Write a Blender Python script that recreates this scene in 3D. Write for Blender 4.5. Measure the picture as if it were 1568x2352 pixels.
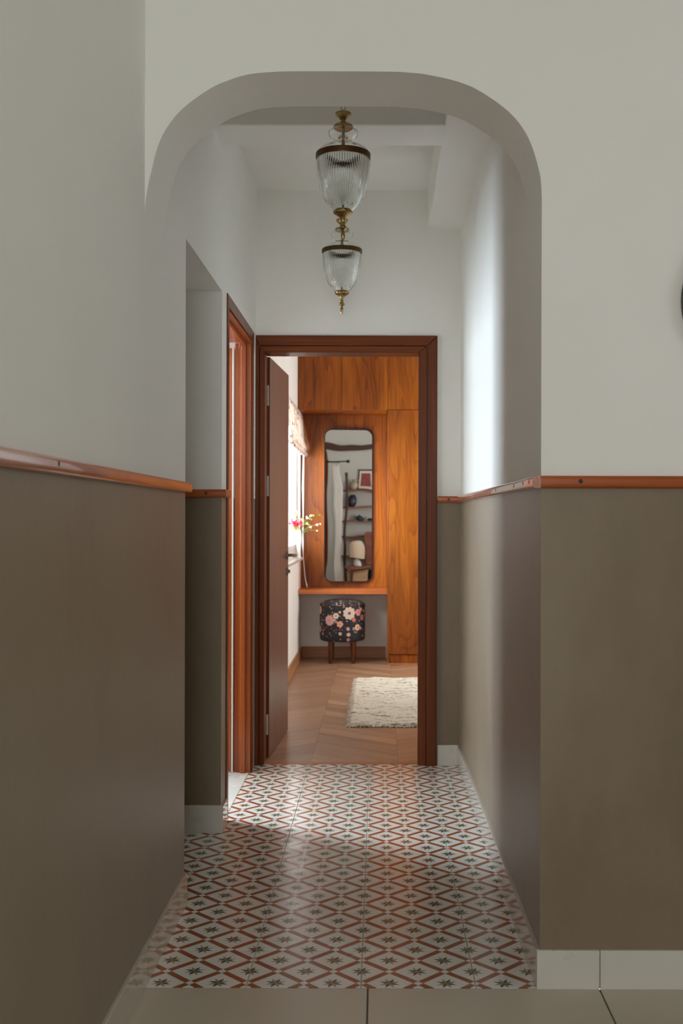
import bpy, bmesh, math, random
from mathutils import Vector, Matrix
random.seed(7)
scn = bpy.context.scene
for o in list(bpy.data.objects): bpy.data.objects.remove(o)
COL = scn.collection
PI = math.pi

# ------------------------------------------------------------------ camera
F, CX, CY, H = 2540.0, 870.0, 1192.0, 1.224      # focal length in px, vanishing point, eye height
cd = bpy.data.cameras.new('camera'); cam = bpy.data.objects.new('camera', cd); COL.objects.link(cam)
cam.location = (0, 0, H); cam.rotation_euler = (PI/2, -math.radians(0.15), 0)
cd.sensor_fit = 'AUTO'; cd.sensor_width = 36.0; cd.lens = 36.0*F/2352
cd.shift_x = -(CX-784)/2352; cd.shift_y = (CY-1176)/2352
cd.clip_start = 0.02
cd.dof.use_dof = True; cd.dof.focus_distance = 3.9; cd.dof.aperture_fstop = 5.6
scn.camera = cam

# ------------------------------------------------------------------ sky, daylight, exposure
w = bpy.data.worlds.new('sky'); scn.world = w; w.use_nodes = True
bg = w.node_tree.nodes['Background']; bg.inputs[0].default_value = (0.86, 0.93, 1.0, 1); bg.inputs[1].default_value = 1.6
scn.view_settings.view_transform = 'Standard'; scn.view_settings.look = 'None'
scn.view_settings.exposure = 0.06; scn.view_settings.gamma = 1.0; scn.view_settings.use_curve_mapping = False
scn.cycles.max_bounces = 20; scn.cycles.diffuse_bounces = 14; scn.cycles.transmission_bounces = 14; scn.cycles.glossy_bounces = 6

def daylight(name, loc, rot, sx, sz, power, col):
    l = bpy.data.lights.new(name, 'AREA'); l.shape = 'RECTANGLE'; l.size = sx; l.size_y = sz
    l.energy = power; l.color = col
    o = bpy.data.objects.new(name, l); COL.objects.link(o); o.location = loc; o.rotation_euler = rot
    return o
# daylight outside the windows of the flat, plus an added bedroom fill
daylight('daylight_living_window', (-0.05, -2.85, 1.75), (PI/2, 0, 0), 0.95, 1.5, 55, (1.0, 0.995, 0.97))
daylight('daylight_living_side_window', (3.50, 0.75, 1.75), (PI/2, 0, PI/2), 1.3, 1.5, 6, (1.0, 0.98, 0.94))
daylight('daylight_side_room_window', (-2.75, 5.72, 1.6), (PI/2-0.2, 0, -PI/2), 0.95, 1.45, 250, (0.77, 0.885, 1.0))
daylight('daylight_bedroom_window', (-1.12, 8.55, 1.45), (PI/2, 0, -PI/2+math.radians(28)), 1.2, 1.0, 80, (0.97, 0.98, 1.0))
daylight('fill_bedroom_side', (2.62, 8.25, 1.6), (PI/2, 0, PI/2), 1.5, 1.4, 52, (1.0, 0.98, 0.96))  # fill light added to even out the bedroom

# ------------------------------------------------------------------ helpers
def lin(c):
    return tuple(((v/255)/12.92 if v/255 <= 0.04045 else ((v/255+0.055)/1.055)**2.4) for v in c)+(1.0,)
def P(px, py, d):                      # photo pixel at depth d -> point
    return Vector(((px-CX)*d/F, d, H-(py-CY)*d/F))
def link(o, parent=None):
    COL.objects.link(o)
    if parent is not None: o.parent = parent
    return o
def tag(o, label, cat, group=None, kind=None):
    o['label'] = label
    if cat: o['category'] = cat
    if group: o['group'] = group
    if kind: o['kind'] = kind
    return o
def wloc(o):
    v = Vector((0, 0, 0))
    while o is not None: v += o.location; o = o.parent
    return v
def empty(name, loc, label=None, cat=None, group=None, kind=None, parent=None):
    o = bpy.data.objects.new(name, None); o.empty_display_size = 0.05
    link(o, parent); o.location = Vector(loc)-(wloc(parent) if parent else Vector((0, 0, 0)))
    if label: tag(o, label, cat, group, kind)
    elif kind: o['kind'] = kind
    return o
def from_bm(name, bm, mat, parent=None, loc=(0, 0, 0), smooth=False, world=True):
    me = bpy.data.meshes.new(name); bmesh.ops.recalc_face_normals(bm, faces=bm.faces); bm.to_mesh(me); bm.free()
    for m in (mat if isinstance(mat, (list, tuple)) else [mat]): me.materials.append(m)
    if smooth:
        for p in me.polygons: p.use_smooth = True
        me.set_sharp_from_angle(angle=math.radians(42))
    o = bpy.data.objects.new(name, me); link(o, parent)
    o.location = Vector(loc)-(wloc(parent) if (parent and world) else Vector((0, 0, 0)))
    return o
def bm_box(bm, x0, x1, y0, y1, z0, z1, mi=0):
    vs = [bm.verts.new((x, y, z)) for z in (z0, z1) for y in (y0, y1) for x in (x0, x1)]
    for f in ((0, 2, 3, 1), (4, 5, 7, 6), (0, 1, 5, 4), (2, 6, 7, 3), (0, 4, 6, 2), (1, 3, 7, 5)):
        bm.faces.new([vs[i] for i in f]).material_index = mi
def bevel(bm, w, seg=1):
    if w > 0: bmesh.ops.bevel(bm, geom=list(bm.edges), offset=w, segments=seg, affect='EDGES', profile=0.5, clamp_overlap=True)
def box(name, x0, x1, y0, y1, z0, z1, mat, parent=None, bev=0.0, seg=1):
    c = Vector(((x0+x1)/2, (y0+y1)/2, (z0+z1)/2)); bm = bmesh.new()
    bm_box(bm, x0-c.x, x1-c.x, y0-c.y, y1-c.y, z0-c.z, z1-c.z); bevel(bm, bev, seg)
    return from_bm(name, bm, mat, parent, c)
def boxes(name, lst, mat, parent=None, bev=0.0):
    bm = bmesh.new()
    for b in lst: bm_box(bm, *b)
    bevel(bm, bev)
    return from_bm(name, bm, mat, parent)
def bm_prism(bm, poly, a, b, axis):
    """extrude a 2-D polygon from a to b along axis ('x','y','z')"""
    def mk(p, t):
        return {'x': (t, p[0], p[1]), 'y': (p[0], t, p[1]), 'z': (p[0], p[1], t)}[axis]
    A = [bm.verts.new(mk(p, a)) for p in poly]; B = [bm.verts.new(mk(p, b)) for p in poly]
    n = len(poly); bm.faces.new(A); bm.faces.new(B[::-1])
    for i in range(n): bm.faces.new((A[i], B[i], B[(i+1) % n], A[(i+1) % n]))
def prism(name, poly, a, b, axis, mat, parent=None, bev=0.0, loc=(0, 0, 0), smooth=False):
    bm = bmesh.new(); bm_prism(bm, poly, a, b, axis); bevel(bm, bev)
    return from_bm(name, bm, mat, parent, loc, smooth)
def bm_lathe(bm, prof, n=32, flute=None, c=(0, 0, 0), mi=0):
    rings = []
    for r, z in prof:
        ring = []
        for i in range(n):
            t = 2*PI*i/n; rr = r
            if flute: rr = r*flute(t, z)
            ring.append(bm.verts.new((c[0]+rr*math.cos(t), c[1]+rr*math.sin(t), c[2]+z)))
        rings.append(ring)
    for a, b in zip(rings, rings[1:]):
        for i in range(n):
            f = bm.faces.new((a[i], a[(i+1) % n], b[(i+1) % n], b[i])); f.material_index = mi
    return rings
def lathe(name, prof, mat, parent=None, loc=(0, 0, 0), n=32, cap=True, flute=None, smooth=True):
    bm = bmesh.new(); R = bm_lathe(bm, prof, n, flute)
    if cap:
        bm.faces.new(R[0][::-1]); bm.faces.new(R[-1])
    return from_bm(name, bm, mat, parent, loc, smooth)
def bm_tube(bm, pts, r, n=8, close=False):
    pts = [Vector(p) for p in pts]; rings = []; m = len(pts)
    for i, p in enumerate(pts):
        d = (pts[(i+1) % m]-pts[i-1]) if close else (pts[min(i+1, m-1)]-pts[max(i-1, 0)])
        d.normalize(); up = Vector((0, 0, 1)) if abs(d.z) < 0.9 else Vector((1, 0, 0))
        a = d.cross(up).normalized(); b = d.cross(a).normalized()
        rr = r[i] if isinstance(r, (list, tuple)) else r
        rings.append([bm.verts.new(p+a*rr*math.cos(2*PI*k/n)+b*rr*math.sin(2*PI*k/n)) for k in range(n)])
    for i in range(m if close else m-1):
        A, B = rings[i], rings[(i+1) % m]
        for k in range(n): bm.faces.new((A[k], A[(k+1) % n], B[(k+1) % n], B[k]))
    if not close:
        bm.faces.new(rings[0]); bm.faces.new(rings[-1][::-1])
def tube(name, pts, r, mat, parent=None, n=8, close=False, loc=(0, 0, 0)):
    bm = bmesh.new(); bm_tube(bm, pts, r, n, close)
    return from_bm(name, bm, mat, parent, loc, True)
def clip(poly, x0, x1, y0, y1):
    for ax, lim, s in ((0, x0, 1), (0, x1, -1), (1, y0, 1), (1, y1, -1)):
        out = []
        for i, a in enumerate(poly):
            b = poly[(i+1) % len(poly)]; da = s*(a[ax]-lim); db = s*(b[ax]-lim)
            if da >= 0: out.append(a)
            if da*db < 0:
                t = da/(da-db); out.append((a[0]+t*(b[0]-a[0]), a[1]+t*(b[1]-a[1])))
        poly = out
        if not poly: return []
    return poly

# ------------------------------------------------------------------ materials
class NT:
    def __init__(s, name):
        s.m = bpy.data.materials.new(name); s.m.use_nodes = True; s.t = s.m.node_tree; s.n = s.t.nodes
        s.b = s.n['Principled BSDF']; s.out = s.n['Material Output']
    def add(s, typ, **kw):
        n = s.n.new(typ)
        for k, v in kw.items(): setattr(n, k, v)
        return n
    def put(s, sock, v):
        if hasattr(v, 'is_output'): s.t.links.new(v, sock)
        else: sock.default_value = v
    def math(s, op, a, b=None, c=None, clamp=False):
        n = s.add('ShaderNodeMath', operation=op, use_clamp=clamp)
        for i, v in enumerate((a, b, c)):
            if v is not None: s.put(n.inputs[i], v)
        return n.outputs[0]
    def mix(s, f, a, b, mode='MIX'):
        n = s.add('ShaderNodeMix', data_type='RGBA', blend_type=mode)
        s.put(n.inputs[0], f); s.put(n.inputs[6], a); s.put(n.inputs[7], b); return n.outputs[2]
    def noise(s, vec, scale, detail=3, rough=0.55, dist=0.0):
        n = s.add('ShaderNodeTexNoise'); s.put(n.inputs['Vector'], vec); n.inputs['Scale'].default_value = scale
        n.inputs['Detail'].default_value = detail; n.inputs['Roughness'].default_value = rough
        n.inputs['Distortion'].default_value = dist; return n.outputs['Fac']
    def ramp(s, f, stops):
        n = s.add('ShaderNodeValToRGB'); s.put(n.inputs[0], f); e = n.color_ramp.elements
        while len(e) < len(stops): e.new(0.5)
        for i, (p, c) in enumerate(stops): e[i].position = p; e[i].color = c
        return n.outputs[0]
    def rng(s, v, a, b, c, d):
        n = s.add('ShaderNodeMapRange'); s.put(n.inputs[0], v)
        for i, x in enumerate((a, b, c, d)): n.inputs[i+1].default_value = x
        return n.outputs[0]
    def mapping(s, vec, scale=(1, 1, 1), loc=None):
        n = s.add('ShaderNodeMapping'); s.put(n.inputs[0], vec); n.inputs[3].default_value = scale
        if loc is not None: s.put(n.inputs[1], loc)
        return n.outputs[0]
    def pos(s): return s.add('ShaderNodeNewGeometry').outputs['Position']
    def obj(s): return s.add('ShaderNodeTexCoord').outputs['Object']
    def rand(s): return s.add('ShaderNodeObjectInfo').outputs['Random']
    def xyz(s, v):
        n = s.add('ShaderNodeSeparateXYZ'); s.put(n.inputs[0], v); return n.outputs
    def bump(s, h, strength, dist=0.01):
        n = s.add('ShaderNodeBump'); n.inputs['Strength'].default_value = strength; n.inputs['Distance'].default_value = dist
        s.put(n.inputs['Height'], h); s.put(s.b.inputs['Normal'], n.outputs[0])
    def fin(s, col, rough=0.5, metal=0.0, spec=0.5, coat=0.0):
        s.put(s.b.inputs['Base Color'], col); s.put(s.b.inputs['Roughness'], rough)
        s.b.inputs['Metallic'].default_value = metal; s.b.inputs['Specular IOR Level'].default_value = spec
        s.b.inputs['Coat Weight'].default_value = coat
        return s.m
def plain(name, rgb, rough=0.5, metal=0.0, var=0.06, scale=30, spec=0.5):
    t = NT(name); c = lin(rgb) if max(rgb) > 1 else tuple(rgb)+(1,)
    n = t.noise(t.obj(), scale); d = tuple(v*(1-var*2) for v in c[:3])+(1,)
    return t.fin(t.mix(n, d, tuple(min(1, v*(1+var)) for v in c[:3])+(1,)), rough, metal, spec)

RAIL_Z = 1.322
WHITE = (0.70, 0.70, 0.665, 1)
def mat_wall(name, two_tone):
    t = NT(name); p = t.pos()
    n1 = t.noise(p, 1.3, 4, 0.6); n2 = t.noise(p, 60, 2)
    white = t.mix(t.rng(n1, 0.35, 0.7, 0, 1), (0.825, 0.820, 0.785, 1), (0.860, 0.857, 0.828, 1))
    if two_tone:
        m = t.noise(t.mapping(p, (1, 1, 0.45)), 3.0, 6, 0.65); f = t.noise(t.mapping(p, (1, 1, 0.3)), 22, 4, 0.6)
        br = t.ramp(m, [(0.3, (0.169, 0.120, 0.071, 1)), (0.55, (0.216, 0.159, 0.099, 1)), (0.75, (0.249, 0.190, 0.125, 1))])
        br = t.mix(t.math('MULTIPLY', f, 0.22), br, (0.27, 0.23, 0.16, 1))
        z = t.xyz(p)[2]; k = t.math('LESS_THAN', z, RAIL_Z)
        col = t.mix(k, white, br)
        rough = t.rng(t.math('MULTIPLY', k, t.rng(m, 0.3, 0.7, 1.15, 0.8)), 0, 1, 0.75, 0.42)
        t.bump(t.math('ADD', n2, t.math('MULTIPLY', t.noise(p, 9, 5), t.math('MULTIPLY', k, 2.0))), 0.10, 0.004)
        t.put(t.b.inputs['Sheen Weight'], t.math('MULTIPLY', k, 0.09)); t.b.inputs['Sheen Roughness'].default_value = 0.45
        return t.fin(col, rough, spec=0.5)
    t.bump(n2, 0.06, 0.003)
    return t.fin(white, 0.75, spec=0.3)
M_WALL2 = mat_wall('two_tone_plaster', True)
M_WALL = mat_wall('white_paint', False)
def mat_dimmed_wall():  # white wall darkened in its colour so the curtain beside it looks backlit
    t = NT('dimmed_white_paint'); p = t.pos(); t.bump(t.noise(p, 60, 2), 0.06, 0.003)
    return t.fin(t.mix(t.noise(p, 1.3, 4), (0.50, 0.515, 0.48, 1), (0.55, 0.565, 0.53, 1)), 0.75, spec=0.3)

def wood(name, dark, mid, light, axis='z', band=6.0, dist=5.0, stretch=0.12, fine=60, rough=0.35, spec=0.5, coat=0.0, straight=False, tone=0.12):
    t = NT(name); o = t.obj(); r = t.rand()
    off = t.add('ShaderNodeCombineXYZ'); t.put(off.inputs[0], t.math('MULTIPLY', r, 13.0)); t.put(off.inputs[1], t.math('MULTIPLY', r, 7.3)); t.put(off.inputs[2], t.math('MULTIPLY', r, 3.1))
    sc = {'x': (stretch, 1, 1), 'y': (1, stretch, 1), 'z': (1, 1, stretch)}[axis]
    v = t.mapping(o, sc, off.outputs[0])
    if straight:
        big = t.noise(t.mapping(v, (1, 1, 1)), band*4, 3, 0.6, 0.3)
    else:
        ring = t.noise(v, band, 2, 0.4, dist*0.06)
        fr_ = t.math('FRACT', t.math('MULTIPLY', ring, 14.0))
        vein = t.math('POWER', fr_, 5.0)
        big = t.math('SUBTRACT', t.noise(v, band*1.1, 3, 0.5, 0.4), t.math('MULTIPLY', vein, 0.20))
    sc2 = {'x': (stretch*0.25, 1, 1), 'y': (1, stretch*0.25, 1), 'z': (1, 1, stretch*0.25)}[axis]
    fi = t.noise(t.mapping(o, sc2, off.outputs[0]), fine, 5, 0.65)
    f = t.math('ADD', t.math('MULTIPLY', big, 0.62), t.math('MULTIPLY', fi, 0.38))
    col = t.ramp(f, [(0.30, lin(dark)), (0.5, lin(mid)), (0.68, lin(light))])
    k = t.rng(r, 0, 1, 1-tone, 1+tone*0.4)
    cm = t.add('ShaderNodeCombineXYZ')
    for i in range(3): t.put(cm.inputs[i], k)
    col = t.mix(1.0, col, cm.outputs[0], 'MULTIPLY')
    t.bump(fi, 0.05, 0.002)
    return t.fin(col, rough, spec=spec, coat=coat)
M_FRAME = wood('frame_wood', (80, 32, 4), (106, 49, 12), (124, 63, 20), 'z', 7, 2, 0.03, 130, 0.38, spec=0.2, straight=True)
M_FRAMEX = wood('frame_wood_head', (80, 32, 4), (106, 49, 12), (124, 63, 20), 'x', 7, 2, 0.03, 130, 0.38, spec=0.2, straight=True)
M_FRAMEY = wood('frame_wood_side_head', (80, 32, 4), (106, 49, 12), (124, 63, 20), 'y', 7, 2, 0.03, 130, 0.34, spec=0.35, straight=True)
M_JAMB = wood('jamb_wood', (134, 60, 18), (152, 72, 24), (168, 86, 32), 'z', 7, 2, 0.03, 130, 0.28, straight=True)
M_LEAF = wood('leaf_laminate', (88, 56, 42), (108, 72, 56), (124, 88, 70), 'z', 9, 1, 0.015, 170, 0.36, spec=0.6, straight=True)
M_TEAK = wood('teak_veneer', (96, 42, 4), (138, 72, 10), (168, 98, 22), 'z', 4.5, 6, 0.15, 70, 0.36, spec=0.3)
M_TEAKX = wood('teak_shelf', (150, 74, 26), (184, 98, 42), (210, 124, 60), 'x', 4, 4, 0.1, 70, 0.33)
M_RAILX = wood('rail_wood_x', (138, 60, 18), (178, 88, 34), (202, 112, 50), 'x', 6, 2, 0.05, 90, 0.30, straight=True)
M_RAILY = wood('rail_wood_y', (138, 60, 18), (178, 88, 34), (202, 112, 50), 'y', 6, 2, 0.05, 90, 0.34, spec=1.0, coat=1.0, straight=True)
M_OAK = wood('oak_plank', (148, 110, 82), (168, 128, 98), (186, 146, 114), 'x', 5, 3, 0.10, 60, 0.36, tone=0.16)
M_OAKB = wood('oak_skirting', (150, 98, 60), (174, 120, 78), (190, 138, 94), 'x', 5, 3, 0.10, 60, 0.4)
M_OAKBY = wood('oak_skirting_y', (150, 98, 60), (174, 120, 78), (190, 138, 94), 'y', 5, 3, 0.10, 60, 0.4)
M_LEG = wood('stool_leg_wood', (62, 28, 10), (92, 44, 16), (112, 58, 24), 'z', 8, 2, 0.1, 80, 0.3)
M_DARKW = wood('dark_wood', (52, 26, 16), (70, 36, 22), (88, 48, 30), 'z', 8, 2, 0.1, 80, 0.4)
M_DARKWX = wood('dark_wood_x', (52, 26, 16), (70, 36, 22), (88, 48, 30), 'x', 8, 2, 0.1, 80, 0.4)
M_SHELFW = wood('shelf_wood', (104, 54, 34), (130, 72, 48), (150, 90, 62), 'x', 8, 2, 0.1, 80, 0.4)

def mat_tile_pattern():
    t = NT('patterned_tile'); o = t.xyz(t.obj()); x, y = o[0], o[1]
    L = 0.15/math.sqrt(2); s = 1/math.sqrt(2)
    u = t.math('MULTIPLY', t.math('ADD', x, y), s); v = t.math('MULTIPLY', t.math('SUBTRACT', x, y), s)
    def cell(a):   # signed distance from nearest multiple of L
        return t.math('SUBTRACT', a, t.math('MULTIPLY', t.math('ROUND', t.math('DIVIDE', a, L)), L))
    cu, cv = cell(u), cell(v)
    W = 0.0182
    su = t.math('GREATER_THAN', t.math('ABSOLUTE', cu), (L-W)/2); sv = t.math('GREATER_THAN', t.math('ABSOLUTE', cv), (L-W)/2)
    rust = t.math('ABSOLUTE', t.math('SUBTRACT', su, sv))
    lx = t.math('MULTIPLY', t.math('ADD', cu, cv), s); ly = t.math('MULTIPLY', t.math('SUBTRACT', cu, cv), s)
    r = t.math('SQRT', t.math('ADD', t.math('MULTIPLY', lx, lx), t.math('MULTIPLY', ly, ly)))
    th = t.math('ARCTAN2', ly, lx); q = PI/4
    k = t.math('DIVIDE', t.math('SUBTRACT', th, PI/8), q)          # ray index at 22.5 + 45k degrees
    kr = t.math('ROUND', k); a = t.math('MULTIPLY', t.math('ABSOLUTE', t.math('SUBTRACT', k, kr)), q)
    R, ri, t0 = 0.0295, 0.0135, PI/8
    den = t.math('ADD', t.math('MULTIPLY', t.math('SINE', a), R), t.math('MULTIPLY', t.math('SINE', t.math('SUBTRACT', t0, a)), ri))
    lim = t.math('DIVIDE', R*ri*math.sin(t0), den)
    star = t.math('LESS_THAN', r, lim)
    odd = t.math('GREATER_THAN', t.math('ABSOLUTE', t.math('SUBTRACT', t.math('FLOORED_MODULO', kr, 2.0), 1.0)), 0.5)   # even index
    side = t.math('GREATER_THAN', t.math('SUBTRACT', k, kr), 0.0)
    n = t.noise(t.obj(), 9, 2)
    darkc = t.mix(t.rng(t.rand(), 0.55, 0.75, 0, 1), (0.040, 0.034, 0.020, 1), (0.085, 0.035, 0.015, 1))
    darkc = t.mix(t.math('MULTIPLY', side, 0.55), darkc, (0.11, 0.065, 0.028, 1))
    grn = t.mix(t.math('MULTIPLY', side, 0.55), (0.270, 0.270, 0.165, 1), (0.190, 0.200, 0.115, 1))
    starc = t.mix(odd, darkc, grn)
    base = t.mix(n, (0.64, 0.625, 0.58, 1), (0.71, 0.695, 0.655, 1))
    rc = t.mix(t.noise(t.obj(), 26, 3), (0.225, 0.058, 0.020, 1), (0.300, 0.085, 0.032, 1))
    col = t.mix(rust, base, rc); col = t.mix(star, col, starc)
    rough = t.rng(t.noise(t.pos(), 5, 4), 0.35, 0.7, 0.16, 0.30)
    return t.fin(col, rough, spec=0.5)
M_TILE = mat_tile_pattern()
def mat_tile(name, a, b, r0, r1, sc=3.0):
    t = NT(name); p = t.pos(); n = t.noise(p, sc, 5, 0.6); n2 = t.noise(p, sc*14, 3)
    c = t.mix(t.math('MULTIPLY', n2, 0.35), t.mix(n, lin(a), lin(b)), lin(b))
    return t.fin(c, t.rng(n, 0.3, 0.7, r0, r1))
M_BEIGE = mat_tile('beige_floor_tile', (178, 168, 150), (190, 181, 164), 0.30, 0.34)
M_SKIRT = mat_tile('white_glazed_tile', (178, 170, 158), (188, 181, 170), 0.008, 0.03); M_SKIRT.node_tree.nodes['Principled BSDF'].inputs['IOR'].default_value = 2.0
M_SKIRTF = mat_tile('white_skirting_tile', (200, 197, 187), (210, 207, 198), 0.22, 0.35)
M_PALE = mat_tile('pale_floor_tile', (205, 203, 196), (214, 212, 206), 0.22, 0.32)
M_GROUT = plain('grout', (92, 86, 76), 0.85, var=0.1, scale=80)
M_GROUTL = plain('grout_light', (150, 144, 132), 0.85, var=0.1, scale=80)
M_SUB = plain('oak_joint', (142, 106, 80), 0.8)

def mat_metal(name, rgb, rough=0.3, var=0.15, sc=60):
    t = NT(name); n = t.noise(t.obj(), sc, 3); c = lin(rgb); d = tuple(v*(1-2*var) for v in c[:3])+(1,)
    return t.fin(t.mix(n, d, c), t.rng(n, 0.3, 0.7, rough*1.4, rough*0.8), 1.0)
M_BRASS = mat_metal('aged_brass', (178, 150, 98), 0.26)
M_BAND = mat_metal('dark_brass_band', (104, 78, 50), 0.38)
M_STEEL = mat_metal('brushed_steel', (150, 142, 134), 0.32)
M_HINGE = plain('hinge_steel', (196, 192, 186), 0.35, 0.0, var=0.05)
M_SCREW = plain('screw_dark', (40, 36, 34), 0.5)
M_BLACK = plain('black_metal', (22, 20, 20), 0.35)
def mat_glass(name, tint=(0.97, 0.985, 0.975, 1), ior=1.46, rough=0.0):
    t = NT(name); t.b.inputs['Transmission Weight'].default_value = 1.0; t.b.inputs['IOR'].default_value = ior
    return t.fin(tint, rough)
M_GLASS = mat_glass('clear_fluted_glass')
def mat_pane(name):
    t = NT(name); tr = t.add('ShaderNodeBsdfTransparent'); tr.inputs[0].default_value = (0.97, 0.98, 0.98, 1)
    gl = t.add('ShaderNodeBsdfGlossy'); gl.inputs['Roughness'].default_value = 0.02
    lw = t.add('ShaderNodeLayerWeight'); lw.inputs[0].default_value = 0.5; mx = t.add('ShaderNodeMixShader')
    fac = t.math('ADD', 0.03, t.math('MULTIPLY', t.math('POWER', lw.outputs['Facing'], 5.0), 0.6))
    t.put(mx.inputs[0], fac); t.put(mx.inputs[1], tr.outputs[0]); t.put(mx.inputs[2], gl.outputs[0])
    t.put(t.out.inputs[0], mx.outputs[0]); return t.m
M_PANE = mat_pane('window_pane')
def mat_mirror():
    t = NT('silvered_glass'); t.bump(t.noise(t.mapping(t.obj(), (1.0, 1, 0.8)), 3.0, 1), 0.08, 0.02)
    return t.fin((0.90, 0.91, 0.905, 1), 0.015, 1.0)
M_MIRROR = mat_mirror()
M_UPVC = plain('white_window_frame', (226, 226, 224), 0.35, var=0.02)
M_CERAM = plain('white_ceramic', (225, 223, 218), 0.2, var=0.03)

# ================================================================== SETTING
LX, FY, AY = -0.613, 2.887, 3.133        # left wall plane, arch wall front, arch wall back
EY, EB = 5.50, 5.64                       # end wall (door wall) front and back
BY = 9.75; BX = -0.685                    # bedroom back wall, bedroom left wall
ZC = 2.859                                # corridor ceiling
def rx(y): return 0.4227+(0.402-0.4227)*(y-FY)/(EY-FY)     # right corridor wall

S = lambda o, label, cat='wall': tag(o, label, cat, kind='structure')
# ---- living room shell around the camera
S(boxes('wall_left', [(-0.80, LX, -2.6, 3.50, 0, 3.0)], M_WALL2), 'left wall, white plaster above a wooden rail and taupe plaster below')
S(boxes('wall_left', [(-1.95, LX, 3.50, 4.31, 2.11, ZC+0.05), (-0.80, LX, 4.31, 4.452, 0, ZC+0.05), (-1.95, -0.80, 4.31, 4.41, 0, 2.2),
                      (-0.80, LX, 5.352, EY+0.01, 0, ZC+0.05), (-0.80, LX, 4.452, 5.352, 2.105, ZC+0.05),
                      (-1.95, -1.85, 3.40, 4.31, 0, 2.2), (-1.85, -0.80, 3.40, 3.50, 0, 2.2)], M_WALL2),
  'left corridor wall with the dark passage opening and side doorway')
# arch wall: everything outside the arched opening
arch_px = [(330, 530), (332, 480), (336, 440), (344, 400), (366, 322), (408, 259), (474, 208), (520, 186), (570, 171), (630, 165.5), (690, 164), (795, 164), (899, 164.5),
           (940, 167), (977, 171), (1049, 187), (1103, 211), (1169, 259), (1211, 316), (1235, 388), (1241, 430), (1243, 480)]
arch = [P(x, y, FY) for x, y in arch_px]; arch = [(p.x, p.z) for p in arch]
arch[0] = (LX-0.001, arch[0][1]); arch[1] = (LX+0.0005, arch[1][1]); arch[-1] = (rx(FY), arch[-1][1])
def catmull(p, n=5):
    out = []
    for i in range(len(p)-1):
        a, b, c, d = p[max(i-1, 0)], p[i], p[i+1], p[min(i+2, len(p)-1)]
        for k in range(n):
            t = k/n
            out.append(tuple(0.5*(2*b[j]+(c[j]-a[j])*t+(2*a[j]-5*b[j]+4*c[j]-d[j])*t*t+(3*b[j]-a[j]-3*c[j]+d[j])*t**3) for j in (0, 1)))
    return out+[p[-1]]
curve = catmull(arch)
bm = bmesh.new()
TOPZ = 3.0; x_r = 3.3
def strip_wall(bm, y0, y1):
    rows = []
    for (x, z) in curve:
        rows.append([bm.verts.new((x, y0, z)), bm.verts.new((x, y0, TOPZ)), bm.verts.new((x, y1, z)), bm.verts.new((x, y1, TOPZ))])
    for a, b in zip(rows, rows[1:]):
        bm.faces.new((a[0], b[0], b[1], a[1])); bm.faces.new((a[2], a[3], b[3], b[2]))
        bm.faces.new((a[0], a[2], b[2], b[0])); bm.faces.new((a[1], b[1], b[3], a[3]))
    for e in (rows[0], rows[-1]): bm.faces.new((e[0], e[1], e[3], e[2]))
strip_wall(bm, FY, AY)
bm_prism(bm, [(rx(FY), FY), (x_r, FY), (x_r, AY), (rx(AY), AY)], 0, TOPZ, 'z')
o = from_bm('wall_front', bm, M_WALL2)
for p in o.data.polygons:
    p.use_smooth = True
o.data.set_sharp_from_angle(angle=math.radians(42))
S(o, 'white and taupe front wall with the round-cornered arched opening')
S(boxes('wall_right', [(3.3, 3.42, -2.6, 0.05, 0, 3.0), (3.3, 3.42, 1.45, AY, 0, 3.0), (3.3, 3.42, 0.05, 1.45, 0, 0.95), (3.3, 3.42, 0.05, 1.45, 2.5, 3.0)], M_WALL), 'plain white right wall of the front room')
S(boxes('wall_back', [(-0.8, 3.42, -2.72, -2.6, 0, 0.95), (-0.8, 3.42, -2.72, -2.6, 2.5, 3.0), (-0.8, -0.57, -2.72, -2.6, 0.95, 2.5), (0.47, 3.42, -2.72, -2.6, 0.95, 2.5)], M_WALL),
  'white back wall of the front room with a window')
S(boxes('ceiling', [(-0.8, 3.42, -2.72, AY, 3.0, 3.1)], M_WALL), 'white ceiling of the front room', 'ceiling')
# ---- corridor shell
poly = [(rx(AY-0.02), AY-0.02), (rx(EY), EY+0.02), (rx(EY)+0.14, EY+0.02), (rx(AY)+0.14, AY-0.02)]
S(prism('wall_right', poly, 0, ZC+0.05, 'z', M_WALL2), 'right corridor wall, white above the rail and taupe below, lit by daylight')
OX0, OX1, OZ = -0.600, 0.228, 2.075       # rough door opening in the end wall
EM = (EY+EB)/2
def end_slab(y0, y1): return [(-0.80, OX0, y0, y1, 0, ZC+0.05), (OX1, 2.5, y0, y1, 0, ZC+0.05), (OX0, OX1, y0, y1, OZ, ZC+0.05)]
S(boxes('wall_end', end_slab(EY, EM), M_WALL2), 'end wall of the corridor around the bedroom door')
S(boxes('wall_front', end_slab(EM, EB), mat_dimmed_wall()), 'white bedroom side of the door wall seen in the mirror')
S(boxes('ceiling', [(-1.0, 0.65, AY-0.02, EB, ZC, ZC+0.1)], M_WALL), 'white corridor ceiling between the beams', 'ceiling')
BZ = 2.668
S(boxes('ceiling_beam', [(LX-0.01, 0.245, 4.057, 4.28, BZ, ZC+0.02)], M_WALL, bev=0.004), 'white beam crossing the corridor between the two lanterns', 'beam')
S(boxes('ceiling_beam', [(0.238, 0.50, AY-0.01, EY+0.01, BZ, ZC+0.02)], M_WALL, bev=0.004), 'white beam running along the right corridor wall', 'beam')
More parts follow.
